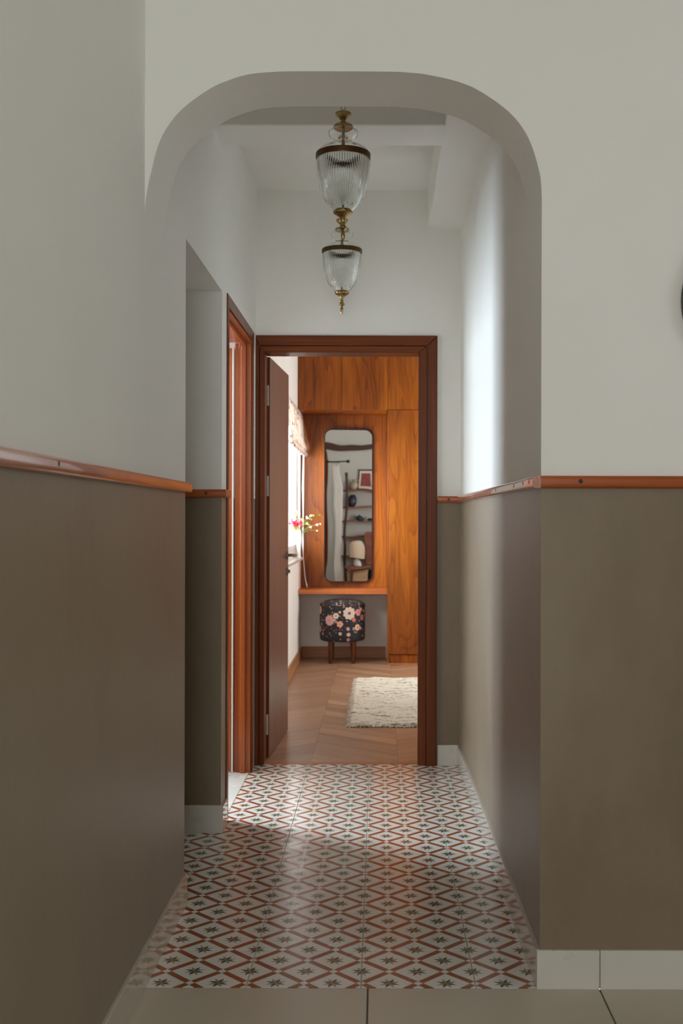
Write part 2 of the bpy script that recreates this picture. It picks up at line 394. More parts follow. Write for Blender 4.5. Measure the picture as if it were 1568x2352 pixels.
# ---- side room beyond the left doorway
S(boxes('wall_left', [(-2.7, -2.58, 4.30, 7.4, 0, 0.75), (-2.7, -2.58, 4.30, 7.4, 2.25, 2.9), (-2.7, -2.58, 4.30, 5.22, 0.75, 2.25), (-2.7, -2.58, 6.22, 7.4, 0.75, 2.25),
                      (-2.7, -0.84, 7.28, 7.4, 0, 2.9), (-2.7, -1.95, 4.30, 4.41, 0, 2.9)], M_WALL), 'white walls of the side room beyond the left doorway')
S(boxes('ceiling', [(-2.7, -0.80, 4.30, 7.4, 2.8, 2.9)], M_WALL), 'white ceiling of the side room', 'ceiling')
# ---- bedroom shell
WY0, WY1, WZ0, WZ1 = 7.95, 9.60, 0.88, 2.10
S(boxes('wall_left', [(-0.84, BX, EB, WY0, 0, ZC), (-0.84, BX, WY1, BY+0.1, 0, ZC), (-0.84, BX, WY0, WY1, 0, WZ0), (-0.84, BX, WY0, WY1, WZ1, ZC)], M_WALL),
  'white bedroom wall with the bright window')
S(boxes('wall_back', [(-0.84, 2.5, BY, BY+0.1, 0, ZC)], M_WALL), 'white wall behind the stool in the bedroom')
S(boxes('wall_right', [(2.4, 2.5, EB, 7.45, 0, ZC), (2.4, 2.5, 9.05, BY, 0, ZC), (2.4, 2.5, 7.45, 9.05, 0, 0.85), (2.4, 2.5, 7.45, 9.05, 2.35, ZC)], M_WALL), 'white right wall of the bedroom')
S(boxes('ceiling', [(-0.84, 2.5, EB-0.02, BY+0.1, ZC, ZC+0.1)], M_WALL), 'white bedroom ceiling', 'ceiling')

# ---- floors
def tile_floor(root, name, xs, ys, gap, th, mat, lim, top=0.0, origin='corner', bev=0.0012):
    cache = {}
    for i in range(len(xs)-1):
        for j in range(len(ys)-1):
            x0, x1, y0, y1 = xs[i]+gap/2, xs[i+1]-gap/2, ys[j]+gap/2, ys[j+1]-gap/2
            cx, cy = (xs[i]+xs[i+1])/2, (ys[j]+ys[j+1])/2
            a0, a1, b0, b1 = max(x0, lim[0]), min(x1, lim[1]), max(y0, lim[2]), min(y1, lim[3])
            if a1-a0 < 0.006 or b1-b0 < 0.006: continue
            key = tuple(round(v, 4) for v in (a0-cx, a1-cx, b0-cy, b1-cy))
            if key not in cache:
                bm = bmesh.new(); bm_box(bm, *key[:2], *key[2:], -th, 0)
                e = [e for e in bm.edges if e.verts[0].co.z > -1e-6 and e.verts[1].co.z > -1e-6]
                bmesh.ops.bevel(bm, geom=e, offset=bev, segments=1, affect='EDGES')
                o = from_bm(name, bm, mat, root, (cx, cy, top)); cache[key] = o.data
            else:
                o = bpy.data.objects.new(name, cache[key]); link(o, root); o.location = Vector((cx, cy, top))-wloc(root)
fl = S(boxes('floor', [(-0.80, x_r, -2.6, FY, -0.08, -0.0030)], M_GROUT), 'beige tiled floor of the front room', 'floor')
tile_floor(fl, 'floor_tile', [-0.628, -0.026, 0.578, 1.18, 1.782, 2.384, 2.986, 3.588], [FY-0.602*k for k in range(10, -1, -1)], 0.004, 0.012, M_BEIGE, (LX, x_r, -2.6, FY-0.003))
fc = S(boxes('floor', [(-1.85, 0.5, FY, 5.515, -0.08, -0.0016)], M_GROUTL), 'star and diamond patterned tile floor of the corridor', 'floor')
TP = 0.3008; GX = -0.044; GY = 3.141
gx = [GX+TP*k for k in range(-6, 3)]; gy = [GY+TP*k for k in range(-1, 9)]
tile_floor(fc, 'patterned_tile', [g for g in gx if g > -0.66], gy, 0.0022, 0.010, M_TILE, (-0.70, 0.44, FY+0.001, 5.512), bev=0.0007)
tile_floor(fc, 'patterned_tile', [g for g in gx if g < -0.63], [g for g in gy if 3.4 < g < 4.4], 0.0022, 0.010, M_TILE, (-1.30, 0, 3.4, 4.4), bev=0.0007)
fs = S(boxes('floor', [(-2.6, LX-0.008, 4.42, 7.3, -0.08, -0.002)], M_GROUTL), 'pale tiled floor inside the left doorway', 'floor')
tile_floor(fs, 'floor_tile', [LX-0.010-0.6*k for k in range(4, -1, -1)], [4.40+0.6*k for k in range(6)], 0.002, 0.01, M_PALE, (-2.58, LX-0.009, 4.455, 5.35), top=0.0015)
# bedroom chevron parquet
fb = S(boxes('floor', [(BX-0.02, 2.45, 5.515, BY, -0.08, -0.0015)], M_SUB), 'oak chevron parquet floor of the bedroom', 'floor')
CW, PT, ANG = 0.44, 0.145, math.radians(38)
rise = CW*math.tan(ANG)
ncol = 7
for c in range(ncol):
    x0 = BX+0.005+c*CW-0.10; x1 = x0+CW; sgn = 1 if c % 2 == 0 else -1
    for r in range(-4, 34):
        y0 = 5.56+r*PT
        q = [(x0, y0), (x1, y0+sgn*rise), (x1, y0+sgn*rise+PT), (x0, y0+PT)] if sgn > 0 else [(x0, y0+rise), (x1, y0), (x1, y0+PT), (x0, y0+rise+PT)]
        q = clip(q, max(x0, BX)+0.0003, min(x1, 2.4)-0.0003, 5.563, BY)
        if len(q) < 3: continue
        cx = sum(p[0] for p in q)/len(q); cy = sum(p[1] for p in q)/len(q)
        ar = abs(sum(q[i][0]*q[(i+1) % len(q)][1]-q[(i+1) % len(q)][0]*q[i][1] for i in range(len(q))))/2
        if ar < 0.0015: continue
        if cy > 9.3 and cx > 0.3: continue
        ang = sgn*ANG; ca, sa = math.cos(-ang), math.sin(-ang)
        loc = []
        for p in q:
            dx, dy = p[0]-cx, p[1]-cy
            k = 1-0.0006/max(0.02, math.hypot(dx, dy)); dx *= k; dy *= k
            loc.append((dx*ca-dy*sa, dx*sa+dy*ca))
        o = prism('parquet_plank', loc, -0.012, 0.0, 'z', M_OAK, fb, loc=(cx, cy, 0)); o.rotation_euler.z = ang
box('threshold_strip', OX0+0.02, OX1-0.02, 5.513, 5.562, -0.01, 0.0015, wood('oak_threshold', (150, 92, 56), (168, 108, 68), (184, 124, 84), 'x', 5, 3, 0.1, 60, 0.4), fb, 0.001)

# ---- skirting: each tile a part
def skirt(name, label, mat, segs, axis, face, t, back, z0=0.0, hgt=0.101):
    """segs: list of joints along the axis; face = wall plane, t = thickness towards the room (signed)"""
    r = empty(name, ((segs[0]+segs[-1])/2, face, 0) if axis == 'x' else (face, (segs[0]+segs[-1])/2, 0), label, 'skirting', kind='structure')
    for a, b in zip(segs, segs[1:]):
        a2, b2 = a+0.001, b-0.001
        f0, f1 = sorted((face-back*math.copysign(1, t), face+t))
        if axis == 'x': box('skirting_tile', a2, b2, f0, f1, z0, z0+hgt, mat, r, 0.001)
        else: box('skirting_tile', f0, f1, a2, b2, z0, z0+hgt, mat, r, 0.001)
    return r
skirt('baseboard_left', 'glazed tile skirting along the left wall beside the patterned floor', M_SKIRT, [0.42, 1.05, 1.66, 2.27, FY-0.004], 'y', LX, 0.009, 0.002)
skirt('baseboard_left', 'glazed white skirting under the left wall inside the arch', M_SKIRT, [FY-0.002, 3.508], 'y', LX, 0.009, 0.002)
skirt('baseboard_left', 'glazed skirting end beside the left door frame', M_SKIRT, [4.302, 4.44], 'y', LX, 0.009, 0.002)
skirt('baseboard_passage', 'grey tile skirting across the dark passage jamb', M_SKIRTF, [-1.30, LX+0.008], 'x', 4.31, -0.009, 0.002, hgt=0.107)
skirt('baseboard_front', 'white tile skirting along the front wall to the right of the arch', M_SKIRTF, [rx(FY)-0.010, 0.578, 1.18, 1.78, 2.38, 3.29], 'x', FY, -0.009, 0.002)
skirt('baseboard_end', 'white tile skirting right of the bedroom door frame', M_SKIRTF, [0.292, 0.400], 'x', EY, -0.009, 0.002)
# right corridor skirting follows the slightly skewed wall
r = empty('baseboard_right', (0.41, 4.2, 0), 'glazed white skirting along the right corridor wall', 'skirting', kind='structure')
for a, b in ((FY+0.001, 3.44), (3.442, 4.04), (4.042, 4.64), (4.642, 5.24), (5.242, EY-0.001)):
    q = [(rx(a)-0.010, a), (rx(b)-0.010, b), (rx(b)+0.002, b), (rx(a)+0.002, a)]
    c = (sum(p[0] for p in q)/4, sum(p[1] for p in q)/4)
    prism('skirting_tile', [(p[0]-c[0], p[1]-c[1]) for p in q], 0, 0.101, 'z', M_SKIRT, r, 0.001, (c[0], c[1], 0))
tag(box('baseboard_back', BX+0.012, 0.06, BY-0.012, BY+0.002, 0, 0.10, M_OAKB, None, 0.0015), 'oak skirting board behind the stool', 'skirting', kind='structure')
tag(box('baseboard_left', BX-0.002, BX+0.012, EB+0.01, BY-0.001, 0, 0.10, M_OAKBY, None, 0.0015), 'oak skirting board along the bedroom window wall', 'skirting', kind='structure')

# ---- dado rails (rounded section 32 mm high, 20 mm proud)
def rail_section(h=0.032, d=0.020, n=12):
    pts = [(-0.003, -h/2)]
    for k in range(n+1):
        a = -PI/2+PI*k/n; c_, s_ = math.cos(a), math.sin(a); pts.append((d*0.35+d*0.65*abs(c_)**0.45, h/2*math.copysign(abs(s_)**0.75, s_)))
    return pts+[(-0.003, h/2)]
def rail(name, label, path, mat, d=0.020, h=0.032, nails=()):
    """path: floor points (x,y); the rail sits to the LEFT of the walking direction"""
    sec = rail_section(h, d); bm = bmesh.new(); rings = []
    P2 = [Vector(p) for p in path]; c = sum((p for p in P2), Vector((0, 0)))/len(P2)
    for i, p in enumerate(P2):
        d1 = (P2[i]-P2[i-1]).normalized() if i else (P2[1]-P2[0]).normalized()
        d2 = (P2[i+1]-P2[i]).normalized() if i < len(P2)-1 else d1
        n1, n2 = Vector((-d1.y, d1.x)), Vector((-d2.y, d2.x)); m = (n1+n2).normalized(); m /= max(0.3, m.dot(n1))
        rings.append([bm.verts.new((p.x-c.x+m.x*s, p.y-c.y+m.y*s, z)) for s, z in sec])
    k = len(sec)
    for A, B in zip(rings, rings[1:]):
        for i in range(k): bm.faces.new((A[i], A[(i+1) % k], B[(i+1) % k], B[i]))
    bm.faces.new(rings[0][::-1]); bm.faces.new(rings[-1])
    o = from_bm(name, bm, mat, None, (c.x, c.y, RAIL_Z), False)
    for p in o.data.polygons: p.use_smooth = len(p.vertices) == 4
    o.data.set_sharp_from_angle(angle=math.radians(50))
    tag(o, label, 'rail', kind='structure')
    for (x, y, z, ax) in nails:
        bm = bmesh.new(); bm_lathe(bm, [(0.0001, 0.0012), (0.0032, 0.0012), (0.0036, 0.0004), (0.0055, 0.0008), (0.0060, 0.0)], 14)
        nl = from_bm('nail_plug', bm, M_SCREW, o, (x, y, z))
        nl.rotation_euler = {'y': (PI/2, 0, 0), 'x': (0, -PI/2, 0), '+x': (0, PI/2, 0)}[ax]
    return o
rail('trim_1', 'rounded wooden rail running along the left wall', [(LX, 3.515), (LX, 2.621)], M_RAILY)
rail('trim_2', 'rounded wooden rail on the left wall nearest the viewer', [(LX, 2.619), (LX, -2.5)], M_RAILY, nails=[(LX+0.0195, 2.05, RAIL_Z+0.003, '+x')])
rail('trim_3', 'wooden rail along the front wall right of the arch', [(3.28, FY), (rx(FY)-0.003, FY)][::1], M_RAILX, nails=[(0.523, FY-0.0196, RAIL_Z+0.001, 'y')])
def rail_right(name, label, ys, nl=()):
    return rail(name, label, [(rx(y)+0.0015*math.sin(6*y), y) for y in ys], M_RAILY, nails=[(rx(y)+0.0015*math.sin(6*y)-0.0195, y, RAIL_Z+0.002, 'x') for y in nl])
rail_right('trim_4', 'pale glinting rail along the right corridor wall', [FY+0.001+(4.96-FY)*k/16 for k in range(17)], (2.96, 3.08, 3.29, 3.75))
rail_right('trim_5', 'short rail piece at the far end of the right wall', [4.962, 5.15, 5.33, EY-0.001])
rail('trim_6', 'short wooden rail on the end wall right of the bedroom door', [(0.400, EY), (0.292, EY)], M_RAILX, nails=[(0.345, EY-0.0196, RAIL_Z, 'y')])
rail('trim_7', 'dark wooden rail across the passage jamb', [(LX, 4.438), (LX, 4.31), (-1.25, 4.31)], M_RAILX, nails=[(-0.672, 4.31-0.0196, RAIL_Z, 'y')])

# ================================================================== DOORS
def screws_plate(name, w, h, t, holes, parent, loc):
    """plate in the xz plane facing -y"""
    bm = bmesh.new(); bm_box(bm, -w/2, w/2, -t/2, t/2, -h/2, h/2); bevel(bm, 0.001)
    for f in bm.faces: f.material_index = 0
    for hx, hz in holes:
        vs = [bm.verts.new((hx+0.0035*math.cos(2*PI*k/8), -t/2-0.0006, hz+0.0035*math.sin(2*PI*k/8))) for k in range(8)]
        vb = [bm.verts.new((v.co.x, -t/2+0.0005, v.co.z)) for v in vs]
        bm.faces.new(vs).material_index = 1
        for k in range(8): bm.faces.new((vs[k], vs[(k+1) % 8], vb[(k+1) % 8], vb[k])).material_index = 1
    return from_bm(name, bm, [M_HINGE, M_SCREW], parent, loc)
def arch_piece(name, poly, y0, y1, mat, parent, bev=0.003):
    c = (sum(p[0] for p in poly)/len(poly), sum(p[1] for p in poly)/len(poly))
    return prism(name, [(p[0]-c[0], p[1]-c[1]) for p in poly], y0, y1, 'y', mat, parent, bev, (c[0], 0, c[1]))
# --- door_1: bedroom door in the end wall
d1 = empty('door_1', (-0.18, 5.55, 0), 'brown wooden bedroom door standing open in its dark frame', 'door', kind='structure')
oL, oR, oT = -0.6165, 0.288, 2.134          # outer architrave
mL, mR, mT = -0.596, 0.238, 2.084           # step
iL, iR, iT = -0.572, 0.199, 2.052           # clear opening
fy = EY-0.018
arch_piece('architrave', [(oL, 0), (mL, 0), (mL, mT), (oL, oT)], fy, EY+0.001, M_FRAME, d1)
arch_piece('architrave', [(mR, 0), (oR, 0), (oR, oT), (mR, mT)], fy, EY+0.001, M_FRAME, d1)
arch_piece('architrave', [(oL, oT), (mL, mT), (mR, mT), (oR, oT)], fy, EY+0.001, M_FRAMEX, d1)
jy0, jy1 = EY-0.006, EB+0.006
arch_piece('jamb', [(OX0+0.001, 0), (iL, 0), (iL, iT), (OX0+0.001, OZ-0.001)], jy0, jy1, M_FRAME, d1, 0.004)
arch_piece('jamb', [(iR, 0), (OX1-0.001, 0), (OX1-0.001, OZ-0.001), (iR, iT)], jy0, jy1, M_FRAME, d1, 0.004)
arch_piece('head', [(OX0+0.001, OZ-0.001), (iL, iT), (iR, iT), (OX1-0.001, OZ-0.001)], jy0, jy1, M_FRAMEX, d1, 0.004)
arch_piece('jamb', [(mL+0.001, 0), (iL+0.004, 0), (iL+0.004, mT-0.03), (mL+0.001, mT-0.001)], EY-0.010, EY+0.002, M_FRAME, d1, 0.003)
arch_piece('jamb', [(iR-0.004, 0), (mR-0.001, 0), (mR-0.001, mT-0.001), (iR-0.004, mT-0.03)], EY-0.010, EY+0.002, M_FRAME, d1, 0.003)
arch_piece('head', [(mL+0.001, mT-0.001), (iL+0.004, mT-0.034), (iR-0.004, mT-0.034), (mR-0.001, mT-0.001)], EY-0.010, EY+0.002, M_FRAMEX, d1, 0.003)
for q, m_ in (([(OX0-0.03, 0), (OX0+0.012, 0), (OX0+0.012, OZ-0.012), (OX0-0.03, OZ+0.045)], M_FRAME), ([(OX1-0.012, 0), (OX1+0.055, 0), (OX1+0.055, OZ+0.045), (OX1-0.012, OZ-0.012)], M_FRAME),
              ([(OX0-0.03, OZ+0.045), (OX0+0.012, OZ-0.012), (OX1-0.012, OZ-0.012), (OX1+0.055, OZ+0.045)], M_FRAMEX)):
    arch_piece('architrave', q, EB-0.001, EB+0.016, m_, d1)
# leaf: modelled along +y from its hinge edge, then turned a little
LW, LT, LH = 0.715, 0.037, 2.045
hinge = Vector((-0.596, 5.658, 0.006))
bm = bmesh.new(); bm_box(bm, 0, LT, 0, LW, 0, LH); bevel(bm, 0.0015)
leaf = from_bm('leaf', bm, M_LEAF, d1, hinge); leaf.rotation_euler.z = math.radians(-3.0)
bm = bmesh.new(); bm_box(bm, 0.001, LT-0.001, -0.0012, 0.004, 0.001, LH-0.001)
from_bm('hinge_edge', bm, M_FRAME, leaf, (0, 0, 0), world=False)
for z, holes in ((1.848, [(-0.004, 0.035), (0.006, 0.02), (0.006, -0.028), (-0.004, -0.036)]), (1.385, [(-0.004, 0.037), (0.005, 0.013), (0.005, -0.014), (-0.004, -0.037)]), (0.165, [(-0.003, 0.037), (0.005, 0.0), (0.005, -0.02)])):
    h = screws_plate('hinge', 0.034, 0.104, 0.003, holes, leaf, (0, 0, 0)); h.location = (0.016, -0.0028, z)
# lever handle and lock on the visible (+x) face
hz = 1.010
bm = bmesh.new()
bm_tube(bm, [(LT-0.001, 0.66, hz), (LT+0.006, 0.66, hz)], 0.024, 20)
bm_tube(bm, [(LT+0.005, 0.66, hz), (LT+0.050, 0.66, hz)], 0.0085, 12)
bm_tube(bm, [(LT+0.050, 0.669, hz), (LT+0.052, 0.63, hz), (LT+0.052, 0.545, hz)], 0.0085, 12)
h = from_bm('lever_handle', bm, M_STEEL, leaf, (0, 0, 0), True, world=False)
bm = bmesh.new()
bm_tube(bm, [(LT-0.001, 0.66, hz-0.092), (LT+0.006, 0.66, hz-0.092)], 0.024, 20)
bm_tube(bm, [(LT+0.005, 0.66, hz-0.092), (LT+0.018, 0.66, hz-0.092)], 0.010, 12)
from_bm('lock', bm, M_STEEL, leaf, (0, 0, 0), True, world=False)

# --- door_2: side doorway in the left wall
d2 = empty('door_2', (-0.66, 4.9, 0), 'orange-brown side door folded open in the left wall frame', 'door', kind='structure')
def arch_piece_x(name, poly, x0, x1, mat, parent, bev=0.002):
    c = (sum(p[0] for p in poly)/len(poly), sum(p[1] for p in poly)/len(poly))
    return prism(name, [(p[0]-c[0], p[1]-c[1]) for p in poly], x0, x1, 'x', mat, parent, bev, (0, c[0], c[1]))
ya, yb, zt = 4.437, 5.372, 2.130
arch_piece_x('architrave', [(ya, 0), (ya+0.050, 0), (ya+0.050, zt-0.05), (ya, zt)], LX-0.001, LX+0.005, M_FRAME, d2)
arch_piece_x('architrave', [(yb-0.050, 0), (yb, 0), (yb, zt), (yb-0.050, zt-0.05)], LX-0.001, LX+0.005, M_FRAME, d2)
arch_piece_x('architrave', [(ya, zt), (ya+0.050, zt-0.05), (yb-0.050, zt-0.05), (yb, zt)], LX-0.001, LX+0.005, M_FRAMEY, d2)
# jambs with a rebate
box('jamb', -0.800, LX-0.002, 4.453, 4.485, 0, 2.104, M_JAMB, d2, 0.002)
box('jamb', -0.676, LX-0.002, 5.322, 5.351, 0, 2.07, M_JAMB, d2, 0.002)
box('door_stop', -0.664, -0.640, 5.306, 5.323, 0, 2.06, M_JAMB, d2, 0.002)
box('door_stop', -0.696, -0.6755, 5.331, 5.351, 0, 2.07, M_JAMB, d2, 0.002)
box('head', -0.800, LX-0.002, 4.486, 5.321, 2.070, 2.104, M_JAMB, d2, 0.002)
box('door_stop', -0.664, -0.640, 4.486, 5.305, 2.052, 2.071, M_JAMB, d2, 0.002)
box('gap_light_strip', -0.7070, -0.6995, 5.319, 5.3255, 0.004, 2.05, M_UPVC, d2, 0.001)  # pale strip added as the bright line of light in the door gap
lf = box('leaf', -1.52, -0.709, 5.326, 5.338, 0.006, 2.045, M_JAMB, d2, 0.0015)

# ================================================================== WINDOWS
def window(name, label, x_in, x_out, y0, y1, z0, z1, sill=True, mull=()):
    r = empty(name, ((x_in+x_out)/2, (y0+y1)/2, z0), label, 'window', kind='structure')
    fw = 0.045
    for a, b in ((y0, y0+fw), (y1-fw, y1)): box('frame', x_out, x_in, a, b, z0, z1, M_UPVC, r, 0.003)
    for a, b in ((z0, z0+fw), (z1-fw, z1)): box('frame', x_out, x_in, y0+fw, y1-fw, a, b, M_UPVC, r, 0.003)
    edges = [y0+fw]
    for m in mull:
        box('mullion', x_out, x_in, m-0.02, m+0.02, z0+fw, z1-fw, M_UPVC, r, 0.003); edges += [m-0.02, m+0.02]
    edges.append(y1-fw)
    for a, b in zip(edges[::2], edges[1::2]):
        box('pane', (x_in+x_out)/2-0.002, (x_in+x_out)/2+0.002, a, b, z0+fw, z1-fw, M_PANE, r)
    return r
w1 = window('window_1', 'bright white bedroom window beyond the open door', -0.715, -0.755, WY0, WY1, WZ0+0.08, WZ1, mull=(8.78,))
box('window_sill', -0.80, BX+0.028, WY0+0.002, WY1-0.002, WZ0-0.012, WZ0+0.012, M_CERAM, w1, 0.004)
box('sill_block', -0.80, -0.715, WY0+0.002, WY1-0.002, WZ0+0.012, WZ0+0.080, M_UPVC, w1)
window('window_2', 'white framed window of the side room', -2.62, -2.66, 5.22, 6.22, 0.75, 2.25, mull=(5.72,))
w3 = empty('window_3', (-0.05, -2.66, 0.95), 'white framed window behind the viewer', 'window', kind='structure')
for a, b in ((-0.57, -0.52), (-0.07, -0.03), (0.42, 0.47)): box('frame', a, b, -2.68, -2.64, 0.95, 2.5, M_UPVC, w3)
for a, b in ((0.95, 1.0), (2.45, 2.5)): box('frame', -0.52, 0.42, -2.68, -2.64, a, b, M_UPVC, w3)
for a, b in ((-0.52, -0.07), (-0.03, 0.42)): box('pane', a, b, -2.662, -2.658, 1.0, 2.45, M_PANE, w3)
window('fill_window', 'unseen white framed window added on the right side of the bedroom for fill light', 2.46, 2.42, 7.45, 9.05, 0.85, 2.35, mull=(8.25,))  # unseen window added to frame the bedroom fill light
window('window_4', 'white framed side window of the front room', 3.38, 3.34, 0.05, 1.45, 0.95, 2.5, mull=(0.75,))

# ================================================================== LANTERNS
def lantern_z(cy): return H+(CY-(230+0.21694*cy))*3.6/F
K = 0.21694*3.6/F
ZB = lantern_z(603)                        # centre of the brass band, used as local origin
def LZ(cy): return lantern_z(cy)-ZB
def prof(lst): return [(max(0.0003, r*K), LZ(cy)) for r, cy in lst]
def smooth_prof(lst, n=4):
    return [(max(0.0003, a), b) for a, b in catmull(prof(lst), n)]
def make_lantern(label, loc):
    root = empty('pendant_lantern', loc, label, 'lantern', 'glass lanterns hanging along the corridor')
    top = ZC-loc[2]
    # ceiling rose
    lathe('ceiling_rose', [(0.004, top-0.032), (0.020, top-0.030), (0.045, top-0.012), (0.050, top-0.004), (0.050, top-0.0005)], M_BRASS, root, loc)
    # chain: links
    z0, z1 = LZ(112), top-0.028; n = max(3, round((z1-z0)/0.021)); st = (z1-z0)/n
    bm = bmesh.new()
    for i in range(n):
        zc = z0+st*(i+0.5); pts = []
        for k in range(14):
            a = 2*PI*k/14; u = 0.0062*math.cos(a); v = (st*0.5+0.0035)*math.sin(a)
            pts.append((u, 0, zc+v) if i % 2 == 0 else (0, u, zc+v))
        bm_tube(bm, pts, 0.0014, 6, True)
    from_bm('chain', bm, M_BRASS, root, loc, True)
    lathe('brass_cap', smooth_prof([(4, 100), (9, 108), (14, 122), (30, 130), (78, 136), (84, 148), (80, 165), (62, 186), (46, 203), (30, 218), (27, 228), (34, 240), (58, 252), (90, 264), (103, 278), (104, 292), (98, 300)], 3), M_BRASS, root, loc, 40)
    lathe('socket_tube', prof([(17, 300), (17, 400), (13, 405), (13, 440), (40, 560), (44, 575), (44, 690), (30, 700)]), M_STEEL, root, loc, 24)
    # glass shoulder
    outer = smooth_prof([(98, 296), (118, 304), (150, 328), (158, 352), (146, 384), (114, 412), (99, 436), (102, 458), (130, 476), (190, 496), (240, 520), (275, 555), (284, 578)], 4)
    th = 0.0022
    def glass(name, o, fl):
        inner = [(max(0.001, r-th), z) for r, z in o[::-1]]
        bm = bmesh.new(); n = 432 if fl else 64
        R = bm_lathe(bm, o+inner, n, None)
        if fl:
            m = len(o)
            for j, ring in enumerate(R[:m]):
                z = o[j][1]; t = min(1, max(0, (z-LZ(1120))/(LZ(960)-LZ(1120)))); amp = 0.0013*t
                for i, v in enumerate(ring):
                    a = 2*PI*i/n; r = math.hypot(v.co.x, v.co.y); k = 1+amp*(abs(math.cos(36*a))*2-1)/max(r, 0.01)
                    v.co.x *= k; v.co.y *= k
        A, B = R[0], R[-1]
        for i in range(n): bm.faces.new((B[i], B[(i+1) % n], A[(i+1) % n], A[i]))
        return from_bm(name, bm, M_GLASS, root, loc, True)
    glass('glass_shoulder', outer, False)
    bowl = smooth_prof([(283, 628), (284, 660), (277, 750), (264, 850), (243, 945), (208, 1035), (166, 1105), (120, 1158), (98, 1178)], 4)
    glass('glass_bowl', bowl, True)
    lathe('brass_band', prof([(280, 572), (289, 572), (291, 580), (289, 588), (291, 602), (289, 616), (291, 626), (289, 634), (280, 634), (280, 572)]), M_BAND, root, loc, 96, cap=False)
    # bulb and centre rod
    lathe('bulb', smooth_prof([(20, 690), (24, 715), (52, 770), (66, 815), (60, 855), (36, 885), (2, 895)], 4), mat_bulb, root, loc, 24)
    lathe('centre_rod', prof([(4, 895), (4, 1105), (12, 1112), (12, 1150), (84, 1160), (84, 1172)]), M_STEEL, root, loc, 16)
    # fluted brass cup and finial
    lathe('brass_cup', smooth_prof([(90, 1168), (102, 1180), (104, 1194), (96, 1206), (70, 1222), (42, 1240), (30, 1256), (26, 1264)], 3), M_BRASS, root, loc, 96,
          flute=lambda t, z: 1-0.055*max(0, math.cos(16*t))*(1 if z < LZ(1190) else 0.3))
    lathe('finial', smooth_prof([(26, 1262), (22, 1275), (20, 1300), (26, 1316), (22, 1326), (40, 1345), (43, 1356), (34, 1366), (12, 1380), (14, 1392), (21, 1420), (22, 1445), (16, 1475), (6, 1496), (1, 1505)], 3), M_BRASS, root, loc, 28)
    return root
mat_bulb = mat_glass('bulb_glass', (0.95, 0.95, 0.93, 1), 1.2, 0.05)
L1 = make_lantern('larger-looking fluted glass lantern, the nearer of the two hanging in the corridor', (-0.1195, 3.60, ZB))
def dup(root, loc, label):
    r = root.copy(); COL.objects.link(r); r.location = loc; r['label'] = label
    for ch in root.children:
        c = ch.copy(); COL.objects.link(c); c.parent = r
    return r
dup(L1, (-0.166, 4.88, ZB), 'smaller-looking fluted glass lantern hanging farther back, above the bedroom door')

# ---- round dark wall ornament at the right edge of the photograph
ro = empty('wall_plate', (0.987, FY-0.002, 1.794), 'dark round wall plate cut off by the right edge', 'wall decor')
b = lathe('rim', [(0.165, 0.0), (0.198, 0.0), (0.203, 0.010), (0.200, 0.024), (0.190, 0.028), (0.176, 0.020), (0.165, 0.012)], M_BLACK, ro, (0.987, FY-0.001, 1.794), 64, cap=False)
b.rotation_euler.x = PI/2
b = lathe('dish', [(0.001, 0.006), (0.10, 0.006), (0.150, 0.010), (0.170, 0.014), (0.170, 0.001), (0.001, 0.001)], plain('plate_brown', (70, 46, 36), 0.4, var=0.2, scale=12), ro, (0.987, FY-0.001, 1.794), 64, cap=False)
b.rotation_euler.x = PI/2

# ================================================================== BEDROOM FURNITURE
WD = 9.28                                  # wardrobe front plane
wr = empty('wardrobe', (0.75, 9.5, 0), 'tall teak wardrobe on the right of the dressing recess', 'wardrobe')
box('carcass', 0.0745, 1.45, WD+0.020, BY-0.002, 0.085, 2.84, M_TEAK, wr, 0.001)
box('side_panel', 0.0725, 0.0835, WD+0.002, BY-0.002, 0.0005, 2.139, M_TEAK, wr, 0.001)
for a, b in ((0.0845, 0.528), (0.531, 0.99), (0.993, 1.45)):
    box('door', a, b, WD, WD+0.0195, 0.088, 2.139, M_TEAK, wr, 0.0015)
    box('loft_door', a if a > 0.1 else 0.0730, b, WD, WD+0.0195, 2.143, 2.84, M_TEAK, wr, 0.0015)
box('plinth', 0.0838, 1.45, WD+0.010, WD+0.030, 0.0005, 0.084, M_TEAK, wr, 0.001)
box('plinth_trim', 0.0725, 1.45, WD-0.012, WD-0.001, 0.0005, 0.014, M_OAKB, wr, 0.001)
oc = empty('overhead_cabinet', (-0.3, 9.5, 2.14), 'teak cabinet above the dressing recess', 'cabinet')
box('carcass', BX+0.003, 0.0655, WD+0.020, BY-0.002, 2.139, 2.84, M_TEAK, oc, 0.001)
for a, b in ((BX+0.003, -0.3155), (-0.3125, 0.0705)):
    box('door', a, b, WD, WD+0.0195, 2.139, 2.84, M_TEAK, oc, 0.0015)
tag(box('back_panel', BX+0.002, 0.0720, 9.718, BY-0.001, 0.6215, 2.1385, M_TEAK, None, 0.001), 'teak panel lining the dressing recess behind the mirror', 'panel')
vs_ = tag(box('vanity_shelf', BX+0.002, 0.0720, WD+0.12, BY-0.001, 0.583, 0.621, M_TEAKX, None, 0.002), 'teak dressing shelf below the mirror', 'shelf')

